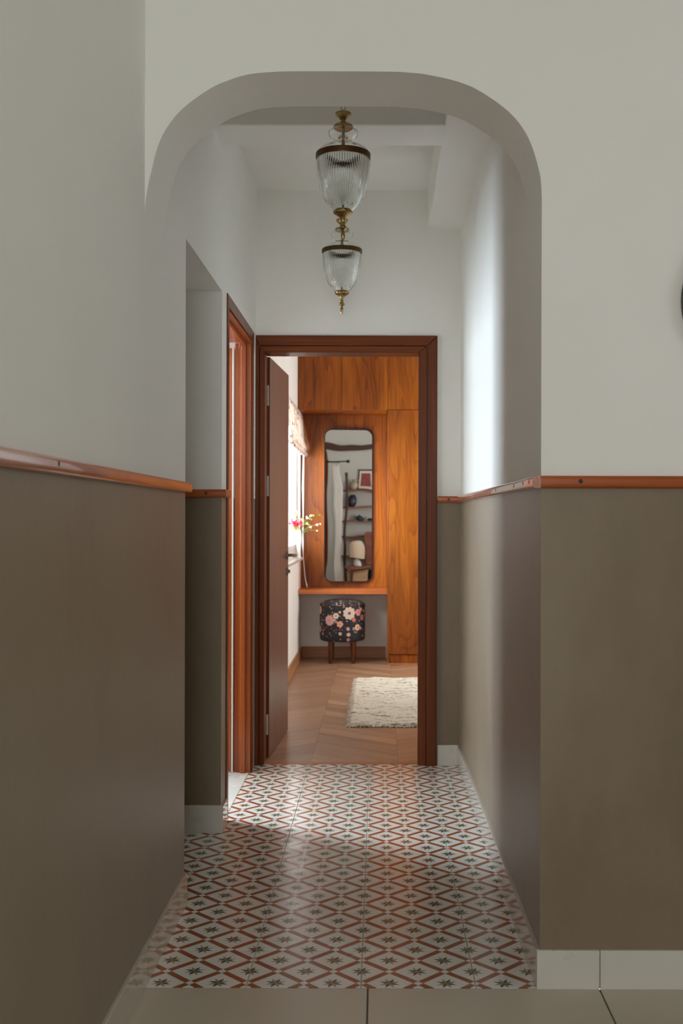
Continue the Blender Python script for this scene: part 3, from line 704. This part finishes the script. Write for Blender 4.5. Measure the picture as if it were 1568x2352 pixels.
# ---- mirror: rounded rectangle, set at a slight angle to the panel
YAW = math.radians(6.6)
mr = empty('mirror', (-0.267, 9.676, 1.340), 'tall mirror with rounded corners and thin black rim on the teak panel', 'mirror')
def rrect(w, h, r, n=8):
    pts = []
    for cx, cy, a0 in ((w/2-r, h/2-r, 0), (-w/2+r, h/2-r, PI/2), (-w/2+r, -h/2+r, PI), (w/2-r, -h/2+r, 3*PI/2)):
        for k in range(n+1): a = a0+PI/2*k/n; pts.append((cx+r*math.cos(a), cy+r*math.sin(a)))
    return pts
MW, MH = 0.412, 1.322
bm = bmesh.new()
fr, bk = rrect(MW, MH, 0.062), rrect(MW+0.014, MH+0.014, 0.068)
i0 = [bm.verts.new((x, -0.004, z)) for x, z in fr]; o0 = [bm.verts.new((x, -0.004, z)) for x, z in bk]
i1 = [bm.verts.new((x, 0.014, z)) for x, z in fr]; o1 = [bm.verts.new((x, 0.014, z)) for x, z in bk]
n = len(fr)
for i in range(n):
    j = (i+1) % n
    for q in ((i0[i], i0[j], o0[j], o0[i]), (o0[i], o0[j], o1[j], o1[i]), (i1[i], o1[i], o1[j], i1[j]), (i0[i], i1[i], i1[j], i0[j])): bm.faces.new(q)
mf = from_bm('frame', bm, M_BLACK, mr, (-0.267, 9.676, 1.340))
bm = bmesh.new(); bm_prism(bm, rrect(MW-0.0005, MH-0.0005, 0.0618), -0.002, 0.004, 'y')
mg = from_bm('glass', bm, M_MIRROR, mr, (-0.267, 9.676, 1.340))
bm = bmesh.new(); bm_box(bm, -0.12, 0.12, 0.004, 0.022, -0.45, 0.45)
mb = from_bm('mount', bm, M_BLACK, mr, (-0.267, 9.676, 1.340))
mr.rotation_euler.z = YAW

# ---- floral stool
def mat_floral():
    t = NT('floral_print'); o = t.xyz(t.obj()); R = 0.192
    ang = t.math('ARCTAN2', o[0], t.math('MULTIPLY', o[1], -1.0))       # 0 faces the camera
    u = t.math('MULTIPLY', ang, R); v = o[2]
    # on the seat use x/y instead
    isTop = t.math('GREATER_THAN', v, 0.1585)
    u = t.math('ADD', t.math('MULTIPLY', u, t.math('SUBTRACT', 1.0, isTop)), t.math('MULTIPLY', t.math('ADD', o[0], 3.0), isTop))
    v2 = t.math('ADD', t.math('MULTIPLY', v, t.math('SUBTRACT', 1.0, isTop)), t.math('MULTIPLY', t.math('ADD', o[1], 5.0), isTop))
    cb = t.add('ShaderNodeCombineXYZ'); t.put(cb.inputs[0], u); t.put(cb.inputs[1], v2)
    col = t.mix(t.noise(cb.outputs[0], 40, 2), (0.010, 0.009, 0.011, 1), (0.022, 0.019, 0.024, 1))
    def scatter(col, scale, rad, pet, stops, seed, thr):
        vec = t.mapping(cb.outputs[0], (1, 1, 1), (seed, seed*0.7, 0))
        vo = t.add('ShaderNodeTexVoronoi', voronoi_dimensions='2D'); t.put(vo.inputs['Vector'], vec); vo.inputs['Scale'].default_value = scale; vo.inputs['Randomness'].default_value = 0.85
        d = t.add('ShaderNodeVectorMath', operation='SUBTRACT'); t.put(d.inputs[0], vec); t.put(d.inputs[1], vo.outputs['Position'])
        q = t.xyz(d.outputs[0]); a = t.math('ARCTAN2', q[1], q[0]); r = t.math('DIVIDE', vo.outputs['Distance'], scale)
        rc = t.add('ShaderNodeSeparateColor'); t.put(rc.inputs[0], vo.outputs['Color'])
        rr = t.math('MULTIPLY', t.rng(rc.outputs[1], 0, 1, 0.6, 1.15), rad)
        edge = t.math('MULTIPLY', rr, t.math('ADD', 0.80, t.math('MULTIPLY', t.math('ABSOLUTE', t.math('COSINE', t.math('MULTIPLY', a, pet/2))), 0.25)))
        on = t.math('MULTIPLY', t.math('LESS_THAN', r, edge), t.math('LESS_THAN', rc.outputs[2], thr))
        pc = t.ramp(rc.outputs[0], stops)
        pc = t.mix(t.math('LESS_THAN', r, t.math('MULTIPLY', rr, 0.32)), pc, (0.20, 0.10, 0.05, 1))
        return t.mix(on, col, pc)
    P1 = [(0.0, lin((150, 132, 126))), (0.3, lin((205, 150, 130))), (0.6, lin((190, 120, 110))), (1.0, lin((214, 196, 180)))]
    P2 = [(0.0, lin((96, 110, 112))), (0.35, lin((120, 70, 72))), (0.6, lin((176, 128, 60))), (1.0, lin((190, 170, 170)))]
    col = scatter(col, 40, 0.0062, 4, P2, 1.7, 0.38)
    col = scatter(col, 20, 0.0125, 5, P1, 4.1, 0.36)
    def flower(col, fu, fv, rad, pet, c, centre, k=0.22):
        du = t.math('SUBTRACT', u, fu); dv = t.math('SUBTRACT', v2, fv)
        r = t.math('SQRT', t.math('ADD', t.math('MULTIPLY', du, du), t.math('MULTIPLY', dv, dv))); a = t.math('ARCTAN2', dv, du)
        e = t.math('ADD', rad*(1-k/2), t.math('MULTIPLY', t.math('ABSOLUTE', t.math('COSINE', t.math('MULTIPLY', a, pet/2))), rad*k))
        pc = t.mix(t.math('MULTIPLY', t.math('GREATER_THAN', t.math('SINE', t.math('ADD', t.math('MULTIPLY', r, 700.0), t.math('MULTIPLY', a, pet*1.0))), 0.4), 0.35), lin(c), lin(tuple(int(x*0.72) for x in c)))
        pc = t.mix(t.math('LESS_THAN', r, rad*0.26), pc, lin(centre))
        return t.mix(t.math('LESS_THAN', r, e), col, pc)
    for f in ((0.066, 0.092, 0.050, 9, (214, 190, 172), (86, 84, 82)), (-0.108, 0.030, 0.042, 10, (210, 160, 158), (196, 130, 130)), (-0.048, 0.070, 0.024, 6, (220, 200, 180), (120, 60, 60)),
              (-0.014, 0.000, 0.025, 5, (224, 156, 128), (150, 130, 70)), (0.145, -0.030, 0.026, 8, (226, 186, 160), (110, 60, 40)), (0.155, 0.096, 0.028, 6, (216, 140, 140), (170, 90, 90)),
              (-0.250, 0.110, 0.034, 8, (226, 170, 140), (210, 130, 60)), (0.108, 0.035, 0.016, 6, (216, 120, 100), (160, 60, 60)), (0.055, -0.040, 0.014, 6, (200, 160, 160), (150, 110, 110)),
              (0.06, -0.088, 0.015, 5, (216, 180, 160), (160, 120, 90)), (0.205, 0.05, 0.024, 6, (190, 120, 110), (90, 40, 40)), (-0.245, -0.05, 0.028, 7, (206, 150, 130), (150, 80, 60))):
        col = flower(col, *f)
    t.bump(t.noise(t.obj(), 260, 2), 0.15, 0.002)
    t.b.inputs['Sheen Weight'].default_value = 0.04
    return t.fin(col, 0.6, spec=0.4)
SX, SY, SR = -0.311, 9.46, 0.193
st = empty('stool', (SX, SY, 0), 'round stool in black floral fabric on tapered wooden legs', 'stool')
zc = 0.340
mfl = mat_floral()
lathe('cushion', catmull([(0.02, -0.152), (0.15, -0.152), (0.178, -0.150), (0.190, -0.138), (SR, -0.10), (SR+0.001, 0.0), (SR, 0.10), (0.1925, 0.145), (0.191, 0.152)], 3), mfl, st, (SX, SY, zc), 64)
lathe('seat_top', catmull([(0.191, 0.1495), (0.1915, 0.156), (0.182, 0.166), (0.15, 0.183), (0.09, 0.195), (0.03, 0.199), (0.001, 0.1995)], 3), mfl, st, (SX, SY, zc), 64)
tube('piping', [(SX*0+0.1925*math.cos(2*PI*k/64), 0.1925*math.sin(2*PI*k/64), 0.1525) for k in range(64)], 0.0028, plain('black_piping', (16, 14, 16), 0.6), st, 6, True, (SX, SY, zc))
for ax in (-1, 1):
    for ay in (-1, 1):
        cx, cy = SX+ax*0.097, SY+ay*0.110
        bm = bmesh.new(); R = bm_lathe(bm, [(0.0125, 0.0), (0.0135, 0.002), (0.020, 0.12), (0.0245, 0.190)], 18)
        for ring in R:
            for v in ring:
                v.co.x -= ax*0.012*(v.co.z/0.19-1)*-1*0; v.co.x += ax*(-0.004)*(v.co.z/0.19)
        bm.faces.new(R[0][::-1]); bm.faces.new(R[-1])
        from_bm('leg', bm, M_LEG, st, (cx, cy, 0.0005), True)

# ---- shaggy cream rug
def make_rug():
    x0, x1, y0, y1 = -0.178, 1.05, 6.50, 8.42
    t = NT('cream_wool'); p = t.pos(); q = t.xyz(p)
    wv = t.math('ADD', t.math('MULTIPLY', q[1], 21.0), t.math('MULTIPLY', t.noise(t.mapping(p, (2.2, 1.0, 1)), 3.0, 2), 6.0))
    line = t.math('GREATER_THAN', t.math('SINE', t.math('MULTIPLY', wv, 3.2)), 0.80)
    ln = t.math('MULTIPLY', line, t.rng(t.noise(p, 24, 3), 0.36, 0.62, 0, 0.75))
    col = t.mix(t.noise(p, 120, 3), lin((206, 196, 178)), lin((236, 229, 214)))
    col = t.mix(ln, col, lin((120, 108, 88)))
    t.bump(t.noise(p, 180, 3), 0.5, 0.006)
    m = t.fin(col, 0.9, spec=0.1)
    nx, ny = 150, 230; bm = bmesh.new(); V = []
    rnd = random.Random(3)
    for j in range(ny+1):
        row = []
        ex0 = 0.010*math.sin(j*1.9)+rnd.uniform(-0.009, 0.006)
        for i in range(nx+1):
            fx, fy_ = i/nx, j/ny
            x = x0+(x1-x0)*fx; y = y0+(y1-y0)*fy_
            if i == 0: x += ex0
            if j in (0, ny): y += rnd.uniform(-0.012, 0.012)+0.008*math.sin(i*1.3)
            edge = min(1.0, min(i, nx-i, j, ny-j)/2.0)
            wvz = math.sin(42*y+6*math.sin(5.0*x+2.2*math.sin(3*y)))
            z = 0.003+edge*(0.012+0.0045*wvz+rnd.uniform(0, 0.006))
            row.append(bm.verts.new((x, y, z)))
        V.append(row)
    for j in range(ny):
        for i in range(nx): bm.faces.new((V[j][i], V[j][i+1], V[j+1][i+1], V[j+1][i]))
    # tufted fringe along the near and left edges
    for k in range(230):
        near = k < 120
        cx = x0+(x1-x0)*(k/120) if near else x0; cy = y0 if near else y0+(y1-y0)*((k-120)/110)
        cx += rnd.uniform(-0.006, 0.006); cy += rnd.uniform(-0.006, 0.006)
        a = rnd.uniform(-0.9, 0.9)+(-PI/2 if near else PI); L = rnd.uniform(0.012, 0.028); wd = 0.004
        dx, dy = math.cos(a), math.sin(a); nxn, nyn = -dy*wd, dx*wd
        vs = [bm.verts.new((cx-dx*0.01+nxn, cy-dy*0.01+nyn, 0.009)), bm.verts.new((cx-dx*0.01-nxn, cy-dy*0.01-nyn, 0.009)),
              bm.verts.new((cx+dx*L-nxn*0.4, cy+dy*L-nyn*0.4, 0.002)), bm.verts.new((cx+dx*L+nxn*0.4, cy+dy*L+nyn*0.4, 0.002)), bm.verts.new((cx, cy, 0.013))]
        for f in ((0, 4, 3), (1, 2, 4), (4, 2, 3), (0, 1, 4)): bm.faces.new([vs[i] for i in f])
    o = from_bm('rug', bm, m, None, (0, 0, 0), True)
    me = o.data; c = Vector(((x0+x1)/2, (y0+y1)/2, 0)); me.transform(Matrix.Translation(-c)); o.location = c+Vector((0, 0, 0.0005))
    return tag(o, 'cream shaggy wool rug with wavy ridges on the parquet', 'rug')
make_rug()

# ---- roman blind with leaf print
def mat_blind():
    t = NT('leaf_print_linen'); p = t.pos(); q = t.mapping(p, (1, 1.0, 1.6))
    a = t.noise(q, 7, 2, 0.5, 1.8); b = t.noise(t.mapping(p, (1, 3.0, 1)), 30, 2)
    k = t.math('MULTIPLY', t.rng(a, 0.50, 0.56, 0, 1), t.rng(b, 0.4, 0.55, 0.25, 1))
    k2 = t.rng(t.noise(q, 9, 1, 0.5, 1.2), 0.66, 0.70, 0, 1)
    col = t.mix(t.math('MULTIPLY', k, 0.6), lin((232, 224, 216)), lin((188, 142, 116)))
    col = t.mix(t.math('MULTIPLY', k2, 0.8), col, lin((62, 50, 46)))
    m = t.fin(col, 0.85, spec=0.1)
    tl = t.add('ShaderNodeBsdfTranslucent'); t.put(tl.inputs[0], col); mx = t.add('ShaderNodeMixShader'); mx.inputs[0].default_value = 0.35
    t.put(mx.inputs[1], t.b.outputs[0]); t.put(mx.inputs[2], tl.outputs[0]); t.put(t.out.inputs[0], mx.outputs[0]); return m
rb = empty('roman_blind', (BX+0.03, 8.8, 1.80), 'leaf-print roman blind drawn up over the bedroom window', 'blind')
pf = [(0.012, 2.165), (0.020, 2.08), (0.030, 2.00), (0.040, 1.93), (0.058, 1.885), (0.064, 1.862), (0.050, 1.848), (0.044, 1.858), (0.054, 1.842), (0.066, 1.820), (0.058, 1.800), (0.042, 1.806), (0.034, 1.825)]
pf = [(a, b-0.032) for a, b in pf]; pf = catmull(pf, 4)
bm = bmesh.new(); rows = []
for j in range(41):
    y = WY0-0.06+(WY1+0.075-WY0+0.06)*j/40; sag = 0.02*math.sin(PI*j/40)
    rows.append([bm.verts.new((x+0.004*math.sin(y*23+z*9), y, z-sag*(2.133-z)/0.36)) for x, z in pf])
for A, B in zip(rows, rows[1:]):
    for i in range(len(pf)-1): bm.faces.new((A[i], B[i], B[i+1], A[i+1]))
o = from_bm('blind_fabric', bm, mat_blind(), rb, (BX, 0, 0), True)
sm = o.modifiers.new('thickness', 'SOLIDIFY'); sm.thickness = 0.002
box('head_rail', BX+0.001, BX+0.014, WY0-0.06, WY1+0.075, 2.105, 2.136, M_UPVC, rb, 0.002)
pts = [(BX+0.03, 9.56, 1.82), (BX+0.022, 9.57, 1.5), (BX+0.028, 9.58, 1.2), (BX+0.024, 9.58, 1.0), (BX+0.035, 9.56, 0.85), (BX+0.055, 9.50, 0.70), (BX+0.072, 9.46, 0.655), (BX+0.075, 9.47, 0.635), (BX+0.066, 9.49, 0.645),
       (BX+0.050, 9.53, 0.72), (BX+0.030, 9.575, 0.9), (BX+0.030, 9.60, 1.3), (BX+0.034, 9.59, 1.82)]
tube('pull_cord', [tuple(v) for v in pts], 0.0032, plain('cord_white', (226, 220, 214), 0.7), rb, 6)

# ---- vase with pink blossoms on the sill
VX, VY, VZ = -0.672, 9.30, WZ0+0.0125
va = empty('flower_vase', (VX, VY, VZ), 'slender white vase of pink and white blossoms on the window sill', 'vase')
lathe('vase_body', catmull([(0.017, 0.0), (0.019, 0.006), (0.015, 0.03), (0.018, 0.09), (0.024, 0.16), (0.022, 0.205), (0.017, 0.225), (0.020, 0.235), (0.016, 0.236), (0.013, 0.220)], 3), M_CERAM, va, (VX, VY, VZ), 24)
M_STEM = plain('green_stem', (96, 120, 44), 0.6); M_LEAFG = plain('yellow_green_leaf', (150, 170, 50), 0.5, var=0.2, scale=90)
M_PINK = plain('hot_pink_petal', (226, 52, 96), 0.6, var=0.15, scale=120); M_PINKL = plain('pale_pink_petal', (244, 170, 196), 0.6, var=0.1, scale=120); M_WHITEP = plain('white_petal', (242, 238, 232), 0.6, var=0.06, scale=120)
def petal_cluster(bm, c, rad, n, rnd, size):
    for _ in range(n):
        d = Vector((rnd.gauss(0, 1), rnd.gauss(0, 1), rnd.gauss(0, 1))).normalized()
        p = Vector(c)+d*rad*rnd.uniform(0.3, 1.0)
        a = d.cross(Vector((0.3, 0.2, 1))).normalized(); b = d.cross(a).normalized(); s = size*rnd.uniform(0.7, 1.2)
        vs = [bm.verts.new(p-a*s*0.15), bm.verts.new(p+b*s*0.45+a*s*0.4+d*s*0.2), bm.verts.new(p+a*s+d*s*0.35), bm.verts.new(p-b*s*0.45+a*s*0.4+d*s*0.2)]
        m = bm.verts.new(p+a*s*0.45-d*s*0.02)
        for i in range(4): bm.faces.new((vs[i], vs[(i+1) % 4], m))
rnd = random.Random(11)
top = Vector((VX, VY, VZ+0.225))
def fp(px, py, dy=0.0): return P(px, py, VY+dy)
bl = [('blossom', M_PINK, (680, 1206), 0.017, 26, 0.016), ('blossom', M_PINK, (690, 1203), 0.014, 20, 0.015), ('blossom', M_PINK, (675, 1199), 0.014, 20, 0.015), ('blossom', M_PINKL, (684, 1178), 0.010, 12, 0.014),
      ('blossom', M_PINKL, (668, 1188), 0.016, 20, 0.015), ('blossom', M_PINKL, (694, 1196), 0.012, 14, 0.014), ('blossom', M_PINK, (681, 1215), 0.012, 14, 0.015), ('blossom', M_WHITEP, (706, 1190), 0.010, 9, 0.011),
      ('blossom', M_WHITEP, (704, 1203), 0.012, 10, 0.011), ('blossom', M_WHITEP, (712, 1212), 0.009, 8, 0.011), ('blossom', M_WHITEP, (714, 1185), 0.008, 6, 0.009), ('blossom', M_WHITEP, (728, 1206), 0.009, 6, 0.010), ('blossom', M_WHITEP, (735, 1204), 0.006, 5, 0.009), ('blossom', M_WHITEP, (729, 1220), 0.005, 5, 0.009), ('blossom', M_PINK, (660, 1204), 0.018, 22, 0.016)]
for nm, m, px, rad, n, s in bl:
    c = fp(*px, rnd.uniform(-0.03, 0.03)); bm = bmesh.new(); petal_cluster(bm, (0, 0, 0), rad*(1.35 if m is not M_WHITEP else 1), int(n*1.6), rnd, s*1.15); from_bm(nm, bm, m, va, c)
    mid = top.lerp(c, 0.55)+Vector((0, 0, 0.012))
    tube('stem', [tuple(top-Vector((0, 0, 0.03))), tuple(mid), tuple(c)], [0.0018, 0.0014, 0.0009], M_STEM, va, 5)
for k in range(20):
    px, py = (rnd.uniform(662, 700), rnd.uniform(1180, 1216)) if k < 14 else (rnd.uniform(698, 732), rnd.uniform(1182, 1214))
    c = fp(px, py, rnd.uniform(-0.03, 0.03)); bm = bmesh.new(); petal_cluster(bm, (0, 0, 0), 0.006, 2, rnd, 0.020); from_bm('leaf', bm, M_LEAFG, va, c)

# ================================================================== what the mirror shows: the bedroom side of the door wall
WB = EB                                   # wall plane
# curtain with rod
cr = empty('curtain_rod', (0.52, WB+0.09, 1.93), 'dark curtain rod with knob finial reflected in the mirror', 'rod')
tube('rod', [(0.26, WB+0.205, 1.925), (0.50, WB+0.205, 1.925)], 0.009, M_BLACK, cr, 12)
for x in (0.44,): 
    tube('bracket', [(x, WB, 1.925), (x, WB+0.205, 1.925)], 0.006, M_BLACK, cr, 8)
bm = bmesh.new(); bmesh.ops.create_uvsphere(bm, u_segments=16, v_segments=10, radius=0.022); from_bm('finial_knob', bm, M_BLACK, cr, (0.515, WB+0.205, 1.925), True)
bm = bmesh.new(); bmesh.ops.create_uvsphere(bm, u_segments=16, v_segments=10, radius=0.016); from_bm('finial_knob', bm, M_BLACK, cr, (0.245, WB+0.205, 1.925), True)
bm = bmesh.new(); rows = []
zs = [1.905, 1.85, 1.7, 1.4, 1.1, 0.85, 0.65, 0.4, 0.2, 0.03]
for z in zs:
    f = (1.905-z)/1.9; xl = 0.305+0.04*f+0.025*math.sin(f*3); xr = 0.415+0.068*f+0.012*math.sin(f*5)
    rows.append([bm.verts.new((xl+(xr-xl)*i/48, WB+0.205+0.042*math.sin(i*2*PI/12)*(0.6+0.4*f), z)) for i in range(49)])
for A, B in zip(rows, rows[1:]):
    for i in range(48): bm.faces.new((A[i], A[i+1], B[i+1], B[i]))
t = NT('white_voile'); m_ = t.fin(t.mix(t.noise(t.pos(), 90, 2), (0.90, 0.90, 0.88, 1), (0.94, 0.94, 0.93, 1)), 0.85, spec=0.1)
o = from_bm('curtain', bm, m_, None, (0, 0, 0), True); sm = o.modifiers.new('thickness', 'SOLIDIFY'); sm.thickness = 0.002
tag(o, 'white curtain hanging in the mirror reflection', 'curtain')
tag(box('trim_8', 0.245, 1.25, WB, WB+0.035, 2.09, 2.165, M_DARKWX, None, 0.006), 'dark wooden picture beam across the wall in the mirror reflection', 'beam', kind='structure')
# ladder shelf
lsx0, lsx1 = 0.495, 1.02
ls = empty('ladder_shelf', ((lsx0+lsx1)/2, WB+0.15, 0), 'brown ladder shelf seen in the mirror', 'shelf')
for x in (lsx0, lsx1): box('upright', x, x+0.026, WB+0.135, WB+0.165, 0.0005, 1.80, M_DARKW, ls, 0.003)
for z in (1.572, 1.392, 1.205, 1.010):
    box('shelf_board', 0.435, 1.09, WB+0.004, WB+0.134, z-0.018, z, M_SHELFW, ls, 0.002)
box('shelf_board', 0.50, 1.09, WB+0.004, WB+0.134, 0.742, 0.760, M_SHELFW, ls, 0.002)
def pot(name, label, cat, prof_, m, loc, extra=None):
    r = empty(name, loc, label, cat); lathe('body', catmull(prof_, 3), m, r, loc, 28)
    if extra: extra(r)
    return r
M_STONE = plain('stoneware_glaze', (176, 168, 146), 0.35, var=0.2, scale=14); M_NAVY = plain('navy_glaze', (40, 50, 66), 0.25, var=0.15, scale=14); M_GREENP = plain('green_glaze', (28, 62, 60), 0.25, var=0.15, scale=14)
ly = WB+0.07
pot('jug', 'pale stoneware jug on the top shelf in the mirror', 'jug', [(0.03, 0), (0.042, 0.01), (0.055, 0.05), (0.05, 0.085), (0.028, 0.115), (0.022, 0.13), (0.027, 0.142), (0.022, 0.142)], M_STONE, (0.612, ly, 1.5725),
    lambda r: tube('handle', [(0.024, 0, 0.13), (0.06, 0, 0.125), (0.066, 0, 0.09), (0.05, 0, 0.06)], 0.006, M_STONE, r, 8, loc=(0.612, ly, 1.5725)))
pot('vase', 'round navy vase on the second shelf in the mirror', 'vase', [(0.03, 0), (0.044, 0.012), (0.058, 0.055), (0.048, 0.095), (0.03, 0.112), (0.034, 0.12), (0.028, 0.12)], M_NAVY, (0.605, ly, 1.3925))
def spout(r):
    L = (0.700, ly, 1.2055)
    tube('spout', [(0.035, 0, 0.03), (0.065, 0, 0.045), (0.078, 0, 0.065)], [0.010, 0.008, 0.006], M_GREENP, r, 8, loc=L)
    tube('handle', [(-0.035, 0, 0.06), (-0.07, 0, 0.055), (-0.07, 0, 0.03), (-0.04, 0, 0.022)], 0.005, M_GREENP, r, 8, loc=L)
    lathe('lid', [(0.026, 0.062), (0.022, 0.072), (0.006, 0.076), (0.008, 0.088), (0.001, 0.092)], M_GREENP, r, L, 20)
pot('teapot', 'dark green teapot on the third shelf in the mirror', 'teapot', [(0.028, 0), (0.044, 0.012), (0.048, 0.035), (0.036, 0.058), (0.028, 0.066)], M_GREENP, (0.700, ly, 1.2055), spout)
pot('bowl', 'small dark green bowl beside the teapot in the mirror', 'bowl', [(0.015, 0), (0.028, 0.010), (0.034, 0.034), (0.030, 0.034)], M_GREENP, (0.835, ly, 1.2055))
pic = empty('picture', (0.78, WB+0.03, 1.574), 'framed red picture standing on the top shelf in the mirror', 'picture')
px0, px1, pz0, pz1 = 0.672, 0.90, 1.574, 1.84
for a in ((px0, px0+0.014, pz0, pz1), (px1-0.014, px1, pz0, pz1)): box('frame', a[0], a[1], WB+0.008, WB+0.028, a[2], a[3], M_BLACK, pic, 0.002)
for a in ((px0+0.014, px1-0.014, pz0, pz0+0.014), (px0+0.014, px1-0.014, pz1-0.014, pz1)): box('frame', a[0], a[1], WB+0.008, WB+0.028, a[2], a[3], M_BLACK, pic, 0.002)
box('mount', px0+0.014, px1-0.014, WB+0.010, WB+0.018, pz0+0.014, pz1-0.014, plain('cream_card', (222, 212, 196), 0.7), pic)
box('print', px0+0.045, px1-0.045, WB+0.0175, WB+0.0195, pz0+0.045, pz1-0.045, plain('red_print', (150, 66, 58), 0.6, var=0.35, scale=22), pic)
# low bench with a lamp, a box and a basket
bn = empty('bench', (0.86, WB+0.36, 0), 'low wooden bench with a backboard in the mirror', 'bench')
box('seat', 0.50, 1.25, WB+0.18, WB+0.52, 0.630, 0.660, M_SHELFW, bn, 0.004)
box('lower_shelf', 0.50, 1.25, WB+0.18, WB+0.52, 0.440, 0.460, M_SHELFW, bn, 0.004)
for x in (0.50, 1.222):
    for y in (WB+0.18, WB+0.492): box('leg', x, x+0.028, y, y+0.028, 0.0005, 0.6295, M_DARKW, bn, 0.003)
bm = bmesh.new(); bm_prism(bm, [(x*1.0, z) for x, z in rrect(0.52, 0.40, 0.07, 5)], WB+0.182, WB+0.200, 'y'); from_bm('backboard', bm, M_SHELFW, bn, (0.98, 0, 0.861))
lp = empty('table_lamp', (0.600, WB+0.34, 0.6605), 'small table lamp with cream arched shade in the mirror', 'lamp')
lathe('base', catmull([(0.034, 0), (0.036, 0.01), (0.03, 0.045), (0.016, 0.07), (0.010, 0.09)], 3), M_CERAM, lp, (0.600, WB+0.34, 0.6605), 24)
lathe('shade', catmull([(0.075, 0.085), (0.076, 0.20), (0.070, 0.25), (0.05, 0.285), (0.012, 0.295)], 3), plain('linen_shade', (214, 194, 170), 0.8, var=0.1, scale=80), lp, (0.600, WB+0.34, 0.6605), 28, cap=False)
bk_ = empty('basket', (0.60, WB+0.34, 0.4605), 'woven cane box on the lower shelf in the mirror', 'basket')
box('body', 0.515, 0.715, WB+0.22, WB+0.46, 0.4605, 0.585, wood('cane', (150, 118, 84), (186, 150, 112), (206, 174, 136), 'x', 8, 2, 0.3, 120, 0.7), bk_, 0.006)
box('lid', 0.510, 0.720, WB+0.215, WB+0.465, 0.585, 0.605, wood('cane_lid', (140, 106, 74), (176, 138, 100), (196, 160, 124), 'x', 8, 2, 0.3, 120, 0.7), bk_, 0.005)
for i, (x, wd, h, c, lab) in enumerate(((0.760, 0.03, 0.14, (36, 34, 36), 'black book standing beside the cane box in the mirror'), (0.792, 0.026, 0.13, (196, 186, 150), 'pale yellow book standing on the bench shelf in the mirror'), (0.820, 0.022, 0.135, (120, 150, 150), 'grey-blue book standing on the bench shelf in the mirror'))):
    b_ = empty('book', (x+wd/2, WB+0.36, 0.4605), lab, 'book', 'books on the bench shelf')
    box('cover', x, x+0.002, WB+0.27, WB+0.44, 0.4605, 0.4605+h, plain('cover%d' % i, c, 0.5), b_); box('cover', x+wd-0.002, x+wd, WB+0.27, WB+0.44, 0.4605, 0.4605+h, plain('cover_b%d' % i, c, 0.5), b_)
    box('spine', x, x+wd, WB+0.44, WB+0.442, 0.4605, 0.4605+h, plain('spine%d' % i, c, 0.5), b_); box('pages', x+0.002, x+wd-0.002, WB+0.275, WB+0.44, 0.464, 0.457+h, plain('pages%d' % i, (224, 216, 198), 0.8), b_)
